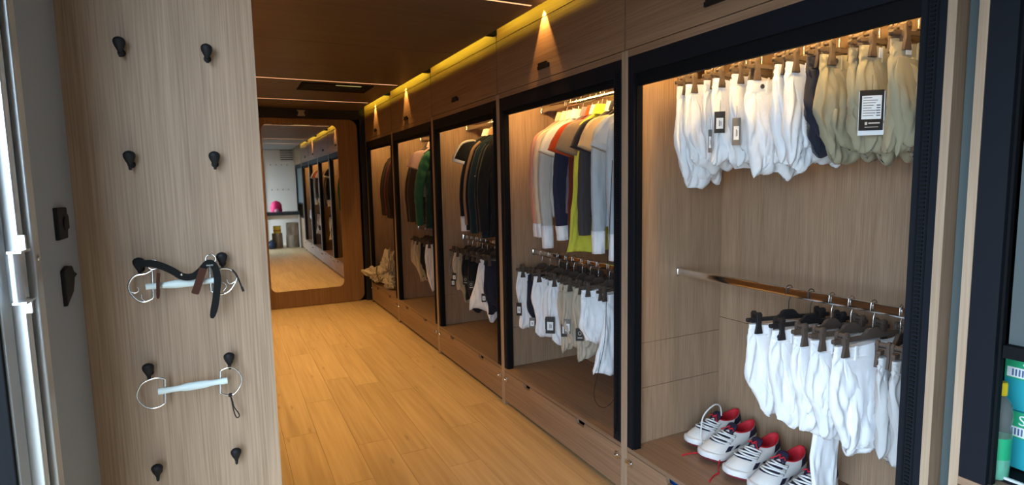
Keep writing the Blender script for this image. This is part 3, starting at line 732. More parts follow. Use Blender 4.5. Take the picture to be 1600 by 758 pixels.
def breeches(loc, yaw, mat, label, seed, H=.40, group=None, w=(-.168, .155), button=None, tags=(), long_leg=0, flare=0, patch=None, droop=.0):
    """riding breeches folded over and clipped by the waistband to a hanger"""
    t = thing('breeches', label, 'breeches', loc, yaw, group)
    r = random.Random(seed); ztop = -.118-droop
    x0, x1 = w
    zt = lambda x: ztop-.010*np.cos(x*18+seed)**2*(np.abs(x) < .12)
    sh1, sh2 = r.uniform(.005, .055), r.uniform(.0, .05)
    clips = [(-.138, ztop-.02), (.138, ztop-.02)]
    bx = r.uniform(-.06, .0)
    if flare:
        xl = lambda v: x0-flare*v; xr = lambda v: x1+.0*v
        zb = lambda x: ztop-H-.12*(x-x0)+.010*np.sin(x*40+seed)
    else:
        xl = lambda v: x0+.010*np.sin(v*9+seed)*v-.014*np.sin(np.clip(v/.8, 0, 1)*PI)+sh1*sstep(.5, 1, v)
        xr = lambda v: x1-.03*v-sh2*sstep(.5, 1, v)
        zb = lambda x: ztop-H+1.1*(x-bx)**2+.016*np.sin(x*34+seed*1.7)+.008*np.sin(x*71+seed)
    th = lambda v: .018+.042*sstep(.02, .5, v)
    am = lambda v: .002+.015*sstep(.04, .5, v)
    part('leg', MB().grid(drape(seed, xl, xr, zt, zb, th, am, radiate=clips, nu=84, nv=48), True, True, True), mat, t, True)
    # second leg folded in front
    H2 = H*r.uniform(.80, .97); sx = r.uniform(-.02, .03)
    if not flare:
        xl2 = lambda v: x0+.012+sx+.010*np.sin(v*7+seed)+.035*sstep(.6, 1, v); xr2 = lambda v: x0+.19+sx+.02*np.sin(v*5+seed)
        zb2 = lambda x: ztop-H2+2.0*(x-x0-.10)**2+.010*np.sin(x*45+seed)
        P = drape(seed+31, xl2, xr2, lambda x: ztop-.035+0*x, zb2, lambda v: .010+.036*sstep(0, .6, v), lambda v: .001+.014*sstep(.1, .6, v), nu=52, nv=36)
        P[..., 1] -= .010+.010*np.linspace(0, 1, 36)[:, None]
        part('leg', MB().grid(P, True, True, True), mat, t, True)
    # waistband
    def band(v0, v1, off):
        rows = []
        for k in range(5):
            zz = v0+(v1-v0)*k/4; row = []
            for j in range(48):
                a = 2*PI*j/48; c, s = math.cos(a), math.sin(a)
                xx = (x0+x1)/2+(x1-x0)/2*math.copysign(abs(c)**.75, c); yy = (.0125+off)*math.copysign(abs(s)**.55, s)
                row.append((xx, yy+.003*math.sin(xx*30+seed), zz-.008*math.cos(xx*18+seed)**2*(abs(xx) < .12)))
            rows.append(row)
        return MB().grid(rows, True, True, True)
    wb = part('waistband', band(ztop+.006, ztop-.036, .001), mat, t, True, 1.2)
    for lx in (x0+.075, x0+.19): part('belt_loop', MB().box(lx-.005, lx+.005, -.0185, -.0150, ztop-.044, ztop+.004), mat, wb, bevel=.001)
    if button:
        for bx_ in button:
            part('button', MB().lathe([(.0085, 0), (.0085, -.0028), (.006, -.004), (.001, -.0042)], 16, (bx_, -.0145, ztop-.016), 'y'), BTN, t, True, .7)
    if patch:
        part('label_patch', MB().box(patch-.010, patch+.010, -.0175, -.0150, ztop-.030, ztop-.001), TAGW, wb)
    if long_leg:
        l0, l1 = -.06, .06
        P = drape(seed+9, lambda v: l0-.01*v+.004*np.sin(v*8), lambda v: l1-.015*v, lambda x: ztop-H+.06+0*x, lambda x: ztop-H-long_leg+.01*np.sin(x*60), lambda v: .03+0*v, lambda v: .004+.006*v, nu=44, nv=30)
        part('leg_end', MB().grid(P, True, True, True), mat, t, True)
    for tg in tags:
        if tg[0] == 'logo': logo_tag(t, tg[1], tg[2], ztop+tg[3], tg[4] if len(tg) > 4 else 0)
        else: hang_tag(t, tg[1], tg[2], ztop+tg[3], tg[0], tg[4] if len(tg) > 4 else 0, *(tg[5:7] if len(tg) > 6 else ()))
    return t

def shirt(loc, yaw, mat, label, seed, cat='shirt', sleeve='long', H=.62, smat=None, cuff=None, collar=None, group=None, half=.20, puff=0, hem=None, thick=.038, logo=None, trim=None, sl_len=.60, flip=False, sl_out=.0, inner=None, name='shirt', spread=0, ruffle=False, sh_in=0):
    t = thing(name, label, cat, loc, yaw, group)
    rr = random.Random(seed)
    smat = smat or mat
    slope = .135
    def zt(x): return -.046-slope*(np.abs(x)/half)**.95-.03*np.exp(-(x/.05)**2)
    xl = lambda v: -half+.006+.008*sstep(0, .3, v)-(.015+spread)*v; xr = lambda v: half-.006-.008*sstep(0, .3, v)+.015*v
    zb = lambda x: -H+.006*np.sin(x*25+seed)
    th = lambda v: .012+thick*sstep(0, .35, v)
    am = lambda v: .001+.017*sstep(.10, .8, v)
    P = drape(seed, xl, xr, zt, zb, th, am, nu=64, nv=46, closebot=.02, px=.85)
    if puff: P[..., 1] += np.sign(P[..., 1])*puff*np.abs(np.sin(P[..., 2]*PI/.085))
    part('body', MB().grid(P, True, True, True), mat, t, True)
    if hem: 
        Q = drape(seed, lambda v: xl(.9+0*v)-.002, lambda v: xr(.9+0*v)+.002, lambda x: zb(x)+.03, lambda x: zb(x)-.004, lambda v: th(np.array(.95))+.004+0*v, lambda v: am(np.array(.95))+0*v, nu=64, nv=4, closebot=0, px=.85)
        part('hem', MB().grid(Q, True, True, True), hem, t, True)
    for sd in (-1, 1):
        if sleeve == 'none': continue
        if sleeve == 'long':
            cen = [(.130, -.165), (.174-sh_in, -.198), (.204-sh_in, -.245), (.216-sh_in*.5+sl_out*.3, -.34), (.224+sl_out*.6, -.45), (.224+sl_out, -.58), (.220+sl_out, -.70), (.218+sl_out, -.165-sl_len)]
            wd_ = [.018, .032, .042, .044, .042, .039, .035, .031]
        else:
            cen = [(.115, -.150), (.158-sh_in, -.180), (.200-sh_in+sl_out, -.215), (.228-sh_in+sl_out, -.270), (.244-sh_in+sl_out, -.320)]
            wd_ = [.018, .042, .062, .074, .082]
        cp = smooth_path([(sd*x, 0, z) for x, z in cen], 5); k = len(cp)
        ws = np.interp(np.linspace(0, 1, k), np.linspace(0, 1, len(wd_)), wd_)
        fo = Folds(seed+sd*13+40, 5, 60, 160, 45); rows = []
        nn = 28
        for i, p in enumerate(cp):
            a_, b_ = cp[max(i-1, 0)], cp[min(i+1, k-1)]; d = (b_-a_).normalized(); n_ = Vector((d.z, 0, -d.x))
            row = []
            for j in range(nn):
                an = 2*PI*j/nn; c, s = math.cos(an), math.sin(an)
                e = ws[i]*math.copysign(abs(c)**.85, c); g = (.015+.006*i/k)*math.copysign(abs(s)**.6, s)
                fx = float(fo(np.array(e), np.array(p.z)))*.011*abs(s)**.4*min(1, i/6)
                if puff: g += math.copysign(puff*abs(math.sin(p.z*PI/.085)), s)
                row.append((p.x+n_.x*e, p.y+g+math.copysign(fx, s)+.010*math.sin(p.z*7+seed)*min(1, i/8), p.z+n_.z*e))
            rows.append(row)
        part('sleeve', MB().grid(rows, True, True, True), smat, t, True)
        if cuff:
            i0 = k-5 if sleeve == 'long' else k-3
            rc = []
            for i in range(i0, k):
                m_ = np.array(rows[i]); ce = m_.mean(0); rc.append(ce+(m_-ce)*1.05)
            ext = np.array(rows[-1]); ce = ext.mean(0); dd = np.array(cp[-1]-cp[-3]); dd = dd/np.linalg.norm(dd)
            rc.append(ce+(ext-ce)*1.04+dd*(.035 if sleeve == 'long' else .006))
            part('cuff', MB().grid(rc, True, True, True), cuff, t, True)
        if trim:
            q = []
            for i in range(2, k-2):
                p = cp[i]; a_, b_ = cp[i-1], cp[i+1]; d = (b_-a_).normalized(); n_ = Vector((d.z, 0, -d.x))
                if sd*n_.x < 0: n_ = -n_
                q.append(p+n_*(ws[i]+.001))
            part('stripe', MB().tube(q, .010, 8, flat=1.6), trim, t, True)
    # collar: a band standing round the neck, with two turned-down points
    if collar:
        rows = []
        for k_, (sc, z) in enumerate(((1.0, -.100), (.98, -.070), (.9, -.050), (1.12, -.046), (1.32, -.074), (1.46, -.098))):
            rows.append([(.060*sc*math.cos(2*PI*j/28), .030*sc*math.sin(2*PI*j/28)-.004*(math.sin(2*PI*j/28) < 0), z-.014*(1-math.sin(2*PI*j/28))*.5) for j in range(28)])
        part('collar', MB().grid(rows, True), collar, t, True)
    if ruffle:
        for q, (zz, xa, xb) in enumerate(((-.135, -.17, -.02), (-.185, -.19, -.03), (-.235, -.20, -.05))):
            g = [[(xa+(xb-xa)*i/30, -.034-.012*q-.012*k*(1+.6*math.sin(i*1.1+q)), zz-.10*abs(xa+(xb-xa)*i/30)-.022*k+.008*math.sin(i*1.1+q)*k) for i in range(31)] for k in range(4)]
            part('ruffle', MB().grid(g), mat, t, True)
    if inner: part('neck_lining', MB().lathe([(.001, -.085), (.045, -.080), (.052, -.062)], 20), inner, t, True)
    if logo:
        lx, lz, ly, kind = logo
        if kind == 'ring':
            part('emblem', MB().tube([(lx+.015*math.cos(2*PI*k/20), ly, lz+.020*math.sin(2*PI*k/20)) for k in range(15)], .0022, 6).tube([(lx-.004, ly, lz-.022), (lx-.006, ly, lz+.012), (lx+.005, ly, lz+.006)], .002, 6), TAGW, t, True)
        elif kind == 'dash': part('emblem', MB().tube([(lx-.016, ly, lz), (lx+.010, ly, lz+.004)], .005, 6), TAGW, t, True)
        else:
            part('emblem', MB().tube([(lx-.02, ly, lz-.016), (lx+.014, ly, lz-.016)], .003, 6).tube([(lx-.02, ly, lz-.016), (lx+.012, ly, lz+.03)], .003, 6), TAGW, t, True)
    return t

# ------------------------------------------------------------------ nearest wardrobe, upper rail
def R(d): return math.radians(d)
G5U = 'breeches on the upper rail of the nearest wardrobe'
up5 = [ # y, yaw, material, height, phrase, hanger phrase, options
 (1.872, 4, CW, .415, 'white breeches at the far left end of the upper rail', 'leftmost white breeches', {}),
 (1.792, -6, CW, .345, 'white breeches second from left on the upper rail', 'second white breeches from left', {}),
 (1.722, 5, CW2, .335, 'white breeches third from left with narrow grey tag, upper rail', 'third white breeches from left', dict(tags=(('grey', -0.175, -0.035, -.19, -.6, .014, .09),))),
 (1.655, -3, CW, .335, 'white breeches with dark snap and black tag, upper rail', 'white breeches with the black tag', dict(button=(-.13,), tags=(('black', -0.165, -0.035, -.125, -.6, .040, .082),))),
 (1.580, 3, CW2, .345, 'white breeches with a grey tag edge beside the black tag', 'white breeches right of the black tag', dict(tags=(('grey', -0.182, -0.035, -.16, -.6, .03, .10),))),
 (1.475, -9, CW, .345, 'white breeches hanging lowest with a dark snap at the waist', 'lowest hung white breeches', dict(button=(-.115,), droop=.035)),
 (1.400, 5, CW, .335, 'white breeches second before the navy pair on upper rail', 'white breeches second before navy', {}),
 (1.330, -4, CW, .350, 'white breeches directly left of the navy pair', 'white breeches next to navy', {}),
 (1.268, 3, CNV, .300, 'dark navy breeches squeezed between white and beige pairs', 'navy breeches', dict(button=(-.12,))),
 (1.200, -5, CBG, .335, 'beige breeches with snap button, leftmost beige pair', 'leftmost beige breeches', dict(button=(-.12,))),
 (1.135, 6, CBG, .320, 'beige breeches second from left among the beige pairs', 'second beige breeches', {}),
 (1.075, -4, CBG, .330, 'beige breeches carrying the large black and white price tag', 'beige breeches with price tag', dict(patch=-.10, tags=(('big', -0.160, -0.035, -.130, -.6, .066, .118),))),
 (1.020, 7, CBG, .335, 'beige breeches just right of the large price tag', 'beige breeches right of price tag', {}),
 (.970, -8, CBG, .330, 'beige breeches with white waist label, third from the right frame', 'beige breeches with white waist label', dict(patch=-.13, droop=.012)),
 (.925, 4, CBG, .330, 'beige breeches second from the right frame', 'beige breeches second from frame', {}),
 (.885, -3, CBG, .320, 'beige breeches nearest the right frame, partly hidden by it', 'beige breeches nearest the frame', dict(patch=-.14)),
]
for i, (y, ya, m, H, ph, hp, op) in enumerate(up5):
    breeches((XUP-.01, y, ZUPS[5]), R(ya), m, ph+' of nearest wardrobe' if len(ph.split()) < 12 else ph, 100+i*7, H, G5U, **op)
    clip_hanger((XUP-.01, y, ZUPS[5]), R(ya), 'brown clip hanger on the upper rail holding the '+hp, 'brown', 'steel', 'clip hangers on upper rail, nearest wardrobe')
G5L = 'breeches on the lower rail of the nearest wardrobe'
lo5 = [
 (1.420, -14, CW, .335, 'white breeches at the left end of the lower rail', 'leftmost white breeches', 'black', 'dark', dict()),
 (1.330, -10, CW, .345, 'white breeches with dark snap button on the lower rail', 'white breeches with snap', 'black', 'dark', dict(button=(-.150,))),
 (1.250, -6, CW, .345, 'white breeches third from left with one leg hanging to the shelf', 'white breeches with trailing leg', 'brown', 'steel', dict(long_leg=.26)),
 (1.180, -8, CW2, .350, 'white breeches fourth from left on the lower rail', 'fourth white breeches', 'brown', 'steel', {}),
 (1.105, -6, CW, .370, 'white breeches fifth from left, widest folds on lower rail', 'fifth white breeches', 'brown', 'steel', dict(button=(.02,))),
 (1.020, 12, CLG, .335, 'light grey breeches, left of the grey two on the lower rail', 'left grey breeches', 'brown', 'steel', {}),
 (.965, 8, CLG, .340, 'light grey breeches, right of the grey two on the lower rail', 'right grey breeches', 'brown', 'steel', {}),
 (.905, 4, CW, .320, 'white breeches at the right end of lower rail behind the frame', 'rightmost white breeches', 'brown', 'steel', {}),
]
for i, (y, ya, m, H, ph, hp, hc, hk, op) in enumerate(lo5):
    breeches((1.88, y, ZLOW[5]), R(ya), m, ph+(' of nearest wardrobe' if len(ph.split()) < 12 else ''), 300+i*11, H, G5L, **op)
    clip_hanger((1.88, y, ZLOW[5]), R(ya), '%s clip hanger on the lower rail holding the %s' % (hc, hp), hc, hk, 'clip hangers on lower rail, nearest wardrobe')

# ------------------------------------------------------------------ second wardrobe
def col(nm, r, g, b): return fab(nm, rgb(r, g, b))
PINK = col('pink', 214, 150, 128); PEACH = col('peach', 224, 196, 166); MAUVE = col('mauve', 122, 104, 112); IVORY = col('ivory', 232, 224, 212); PALEG = col('pale_grey', 190, 188, 184)
RUST = col('rust', 190, 70, 28); DRUST = col('dark_rust', 110, 42, 28); TAUPE = col('taupe', 140, 120, 100); GREY = col('mid_grey', 120, 116, 110); LIME = col('lime', 205, 200, 72)
CHAR = col('charcoal', 70, 64, 66); NAVY = col('deep_navy', 42, 44, 66); TAN = col('tan', 205, 172, 130); ICE = col('ice_grey', 196, 202, 208); ICE2 = col('ice_blue', 176, 184, 192)
INK = col('ink', 40, 38, 44)
G4U = 'shirts on the upper rail of the second wardrobe'
s4 = [
 (3.010, 2, PINK, 'pink long-sleeved shirt with white cuff, farthest left on its rail', 'pink shirt', dict(cuff=CW, collar=PINK, H=.66)),
 (2.945, -3, PEACH, 'pale peach long-sleeved shirt with white cuff beside the pink one', 'peach shirt', dict(cuff=CW, collar=PEACH, H=.66)),
 (2.880, -4, PALEG, 'pale grey long-sleeved shirt with white cuff, behind the white polo', 'pale grey shirt', dict(cuff=CW, collar=PALEG, H=.68, sl_len=.66)),
 (2.835, 3, IVORY, 'ivory white short-sleeved polo left of the rust one', 'ivory polo', dict(sleeve='short', collar=IVORY, H=.62, sl_out=-.015)),
 (2.740, 4, MAUVE, 'mauve grey shirt with navy sleeve and white cuff', 'mauve shirt', dict(smat=NAVY, cuff=CW, collar=MAUVE, H=.66)),
 (2.680, -3, DRUST, 'rust orange short-sleeved polo with dark red body', 'rust polo', dict(sleeve='short', smat=RUST, collar=RUST, H=.78)),
 (2.645, 4, GREY, 'taupe short-sleeved shirt with pale collar and white mark on grey body', 'taupe shirt', dict(sleeve='short', smat=TAUPE, collar=IVORY, H=.70, logo=(-.165, -.48, -.045, 'z'))),
 (2.600, -4, LIME, 'lime yellow long shirt hanging lower than its neighbours', 'lime shirt', dict(sleeve='none', collar=LIME, H=.86, inner=LIME, spread=.055)),
 (2.500, 3, CHAR, 'charcoal long-sleeved shirt right of the lime one', 'charcoal shirt', dict(collar=IVORY, H=.66, thick=.035, sl_len=.59)),
 (2.460, -3, INK, 'dark navy short-sleeved polo with white ring emblem', 'navy polo', dict(sleeve='short', collar=INK, H=.66, logo=(-.235, -.27, -.036, 'ring'))),
 (2.425, 4, INK, 'dark shirt with tan short sleeve', 'tan-sleeved shirt', dict(sleeve='short', smat=TAN, collar=TAN, H=.66)),
 (2.360, -3, ICE2, 'ice grey long-sleeved shirt with white cuff', 'ice grey shirt', dict(cuff=CW, collar=ICE2, H=.70, sl_len=.64)),
 (2.290, 3, ICE, 'very pale grey ruffled short-sleeved blouse nearest the frame', 'pale ruffled blouse', dict(sleeve='short', collar=ICE, H=.80, cuff=ICE, ruffle=True)),
 (2.230, -2, ICE2, 'pale blue-grey shirt half hidden behind the right frame', 'blue-grey shirt', dict(cuff=CW, collar=ICE, H=.76, sl_len=.66)),
]
for i, (y, ya, m, ph, hp, op) in enumerate(s4):
    shirt((XUP-.0, y, ZUPS[4]), R(ya), m, ph+', second wardrobe' if len(ph.split()) < 14 else ph, 500+i*13, group=G4U, **op)
    shirt_hanger((XUP-.0, y, ZUPS[4]), R(ya), 'shoulder hanger carrying the %s in the second wardrobe' % hp, ('white', 'pale', 'dark')[i % 3], 'shirt hangers in second wardrobe')
G4L = 'breeches on the lower rail of the second wardrobe'
lo4 = [
 (3.20, -10, CW, .37, 'white breeches with brown tag at the left end', 'leftmost white breeches', dict(tags=(('black', -0.175, -0.035, -.19, -.6, .035, .085),))),
 (3.10, 5, CNV, .35, 'black breeches between the two leftmost white pairs', 'black breeches', dict(tags=(('grey', -0.166, -0.035, -.26, -.6),))),
 (2.99, -8, CW, .38, 'white breeches with big loose folds right of black pair', 'loose folded white breeches', {}),
 (2.90, 6, CW2, .39, 'white breeches with narrow dark tag in the middle', 'middle white breeches', dict(tags=(('black', -0.170, -0.035, -.22, -.6),))),
 (2.82, -4, CW, .39, 'white breeches behind the large grey tag', 'white breeches by grey tag', dict(tags=(('black', -0.179, -0.035, -.20, -.6, .055, .100),))),
 (2.73, 5, CBG2, .39, 'sand breeches left of the dark tags', 'left sand breeches', dict(tags=(('black', -0.156, -0.035, -.20, -.6, .044, .095),))),
 (2.65, -5, CBG2, .36, 'sand breeches with grey tag in the middle', 'middle sand breeches', dict(tags=(('grey', -0.166, -0.035, -.18, -.6, .04, .085),))),
 (2.57, 4, CBG2, .40, 'sand breeches with ring emblem tag', 'right sand breeches', dict(tags=(('logo', -0.159, -0.035, -.21, -.6),))),
 (2.47, -6, CW, .30, 'small white breeches left of the white flared pair', 'small white breeches', {}),
 (2.36, 8, CW, .42, 'white flared breeches nearest the frame, spreading out at the bottom', 'flared white breeches', dict(flare=.10, w=(-.10, .16))),
]
for i, (y, ya, m, H, ph, hp, op) in enumerate(lo4):
    x = LOWROD[4]
    breeches((x, y, ZLOW[4]), R(ya), m, ph+(', second wardrobe lower rail' if len(ph.split()) < 12 else ', second wardrobe'), 700+i*9, H, G4L, **op)
    clip_hanger((x, y, ZLOW[4]), R(ya), 'brown clip hanger holding the %s in second wardrobe' % hp, 'brown', 'steel', 'clip hangers in second wardrobe')

# ------------------------------------------------------------------ third wardrobe
TEALD = col('dark_teal', 32, 50, 56); TANB = col('tan_brown', 150, 118, 88)
GJ = 'dark jackets in the third wardrobe'
s3 = [
 (4.120, 2, CBK, 'black short-sleeved jacket with cream sleeve stripe and white cuff', 'striped black jacket', dict(sleeve='short', cuff=CW2, trim=IVORY, collar=IVORY, H=.80)),
 (4.080, -3, CBK, 'black long-sleeved jacket with white cuff under the striped one', 'white-cuffed black jacket', dict(cuff=CW, collar=IVORY, H=.82, sl_len=.64)),
 (4.000, 3, CBK, 'black jacket with tan sleeve edge', 'tan-edged black jacket', dict(trim=TANB, collar=TANB, H=.84, sl_len=.66)),
 (3.900, -3, TEALD, 'dark teal jacket with small white sleeve mark', 'dark teal jacket', dict(collar=ICE2, H=.88, sl_len=.68, logo=(-.235, -.42, -.03, 'dash'))),
 (3.810, 3, CBK, 'plain black jacket second from the frame', 'plain black jacket', dict(collar=TEALD, H=.86, sl_len=.66)),
 (3.730, -3, CBK, 'plain black jacket nearest the frame', 'black jacket nearest frame', dict(collar=CBK, H=.86, sl_len=.66)),
]
for i, (y, ya, m, ph, hp, op) in enumerate(s3):
    shirt((XUP, y, ZUPS[4]), R(ya), m, ph+', third wardrobe', 900+i*13, 'jacket', group=GJ, sl_out=.035, sh_in=.02, name='jacket', **op)
    shirt_hanger((XUP, y, ZUPS[4]), R(ya), 'shoulder hanger carrying the %s in the third wardrobe' % hp, ('pale', 'dark')[i % 2], 'jacket hangers in third wardrobe')
lo3 = [
 (4.52, 4, CGR, .33, 'grey breeches at the left end', 'grey breeches', dict(tags=(('black', -0.170, -0.035, -.22, -.6),))),
 (4.42, -5, CBG2, .34, 'sand breeches second from left', 'sand breeches', dict(tags=(('black', -0.180, -0.035, -.16, -.6),))),
 (4.32, 5, CBG, .40, 'beige breeches behind the black pairs', 'beige breeches', {}),
 (4.22, -4, CBK, .38, 'black breeches with a grey emblem tag', 'tagged black breeches', dict(tags=(('logo', -0.163, -0.035, -.16, -.6),))),
 (4.12, 4, CBK, .44, 'black breeches left of the white pair', 'black breeches beside white', dict(tags=(('logo', -0.170, -0.035, -.18, -.6),))),
 (3.98, -8, CW, .40, 'bright white breeches with loose flared legs', 'white breeches', dict(flare=.10, w=(-.12, .15))),
 (3.88, 5, CW, .46, 'white breeches with dark tag right of flared pair', 'tagged white breeches', dict(tags=(('black', -0.170, -0.035, -.24, -.6),))),
 (3.78, -4, CNV, .40, 'navy breeches nearest the frame', 'navy breeches', {}),
]
for i, (y, ya, m, H, ph, hp, op) in enumerate(lo3):
    x = LOWROD[3]
    breeches((x, y, ZLOW[3]), R(ya), m, ph+', third wardrobe lower rail', 1100+i*9, H, 'breeches on the lower rail of the third wardrobe', **op)
    clip_hanger((x, y, ZLOW[3]), R(ya), 'dark clip hanger holding the %s in third wardrobe' % hp, 'brown', 'steel', 'clip hangers in third wardrobe')
# ------------------------------------------------------------------ fourth wardrobe
OLIVE = col('olive_brown', 62, 50, 42); GREENJ = col('green_padded', 44, 96, 76); PINKG = col('pink_grey', 190, 160, 160); ORNG = col('orange_red', 205, 72, 40); FORE = col('forest', 30, 60, 58)
s2 = [
 (5.580, 2, OLIVE, 'brown padded jacket at the left', 'left brown jacket', dict(H=.88, collar=OLIVE, sl_len=.68, thick=.07, puff=.003)),
 (5.480, -3, CDB, 'dark brown glossy jacket behind the green one', 'dark brown jacket', dict(H=.86, collar=PINKG, sl_len=.68, thick=.07, puff=.003)),
 (5.380, 3, PINKG, 'pale pink-grey top showing only its shoulders', 'pink-grey top', dict(sleeve='short', H=.60, collar=PINKG)),
 (5.240, -2, FORE, 'green quilted jacket with puffy sleeves', 'green quilted jacket', dict(H=.90, smat=GREENJ, collar=GREENJ, sl_len=.70, thick=.07, puff=.020)),
 (5.070, 3, CBK, 'black jacket in front of the green one', 'black jacket', dict(H=.70, collar=CBK, sleeve='none', half=.17)),
 (5.020, -2, ORNG, 'orange red jacket nearest the frame', 'orange jacket', dict(H=.90, collar=CBK, sleeve='none', half=.17)),
]
for i, (y, ya, m, ph, hp, op) in enumerate(s2):
    shirt((XUP, y, ZUPS[4]), R(ya), m, ph+', fourth wardrobe', 1300+i*13, 'jacket', group='jackets in the fourth wardrobe', sl_out=.035, sh_in=.02, name='jacket', **op)
    shirt_hanger((XUP, y, ZUPS[4]), R(ya), 'shoulder hanger carrying the %s in the fourth wardrobe' % hp, 'dark', 'jacket hangers in fourth wardrobe')
lo2 = [
 (5.66, 4, CBG2, .30, 'sand breeches at the left end', 'left sand breeches', {}),
 (5.54, -5, CBG2, .40, 'sand breeches with long loose fold', 'loose sand breeches', {}),
 (5.43, 4, CBG, .36, 'beige breeches in the middle', 'beige breeches', {}),
 (5.32, -4, CBK, .36, 'black breeches left of the white pair', 'black breeches', {}),
 (5.20, 5, CW2, .46, 'white breeches nearest the frame', 'white breeches', {}),
]
for i, (y, ya, m, H, ph, hp, op) in enumerate(lo2):
    x = LOWROD[2]
    breeches((x, y, ZLOW[2]), R(ya), m, ph+', fourth wardrobe lower rail', 1500+i*9, H, 'breeches on the lower rail of the fourth wardrobe', **op)
    clip_hanger((x, y, ZLOW[2]), R(ya), 'dark clip hanger holding the %s in fourth wardrobe' % hp, 'brown', 'steel', 'clip hangers in fourth wardrobe')
# ------------------------------------------------------------------ far wardrobe
MARO = col('dusty_red', 120, 60, 62)
s1 = [
 (6.620, 2, OLIVE, 'dark olive jacket at the left', 'dark olive jacket', dict(H=.86, collar=OLIVE, sl_len=.66)),
 (6.520, -3, CDB, 'dark brown jacket in the middle', 'dark brown jacket', dict(H=.86, collar=CDB, sl_len=.66)),
 (6.400, 3, CDB, 'brown jacket with dusty red shoulder', 'red-shouldered jacket', dict(H=.90, collar=MARO, trim=MARO, sl_len=.68)),
 (6.280, -2, OLIVE, 'olive jacket nearest the frame', 'olive jacket nearest frame', dict(H=.88, collar=OLIVE, sl_len=.66)),
]
for i, (y, ya, m, ph, hp, op) in enumerate(s1):
    shirt((XUP, y, ZUPS[4]), R(ya), m, ph+', far wardrobe', 1700+i*13, 'jacket', group='jackets in the far wardrobe', sl_out=.035, sh_in=.02, name='jacket', **op)
    shirt_hanger((XUP, y, ZUPS[4]), R(ya), 'shoulder hanger carrying the %s in the far wardrobe' % hp, 'dark', 'jacket hangers in far wardrobe')

def plastic_bag():
    t = thing('plastic_bag', 'crumpled translucent plastic bag bulging out of the far wardrobe', 'bag', (1.70, 6.80, Z_SH))
    m, nt, p = base_mat('bag_film')
    p.inputs['Base Color'].default_value = (.80, .72, .58, 1); p.inputs['Roughness'].default_value = .25; p.inputs['Transmission Weight'].default_value = .25; p.inputs['Subsurface Weight'].default_value = 0
    def blob(seed, sx, sy, sz, cz, nu=44, nv=34, crump=.16, pull=None):
        rs = np.random.RandomState(seed); v = np.linspace(.001, PI-.001, nv)[:, None]; u = (np.arange(nu)/nu*2*PI)[None, :]
        d = np.stack([np.sin(v)*np.cos(u), np.sin(v)*np.sin(u), np.cos(v)+0*u], -1); r = np.ones(d.shape[:2])
        for k in range(16):
            w = rs.normal(size=3); w *= rs.uniform(3, 13)/np.linalg.norm(w); r = r+crump*.36*(1-2*np.abs(np.sin(d@w+rs.uniform(0, 6))))
        P = d*r[..., None]*np.array([sx, sy, sz])
        if pull is not None:
            q = np.array(pull[0]); q = q/np.linalg.norm(q); e = np.clip(d@q, 0, 1)**6; P = P+e[..., None]*np.array(pull[1])
        P[..., 2] = np.maximum(P[..., 2]+cz, .003); return P
    part('bag_body', MB().grid(blob(3, .12, .17, .17, .19, pull=((.1, .0, 1), (.04, .02, .14))), True, True, True), m, t, False)
    part('bag_bundle', MB().grid(blob(8, .10, .12, .12, .13, pull=((-1, .25, .25), (-.11, .05, .02))), True, True, True), m, t, False, loc=(-.08, .18, .0))
    part('bag_end', MB().grid(blob(5, .07, .12, .09, .08, pull=((0, -1, -.2), (0, -.08, 0))), True, True, True), m, t, False, loc=(-.04, -.22, .0))
    part('bag_tie', MB().tube([(-.12, .02, .26), (-.145, -.02, .18), (-.13, -.07, .10)], .003, 6), CORD, t)
plastic_bag()

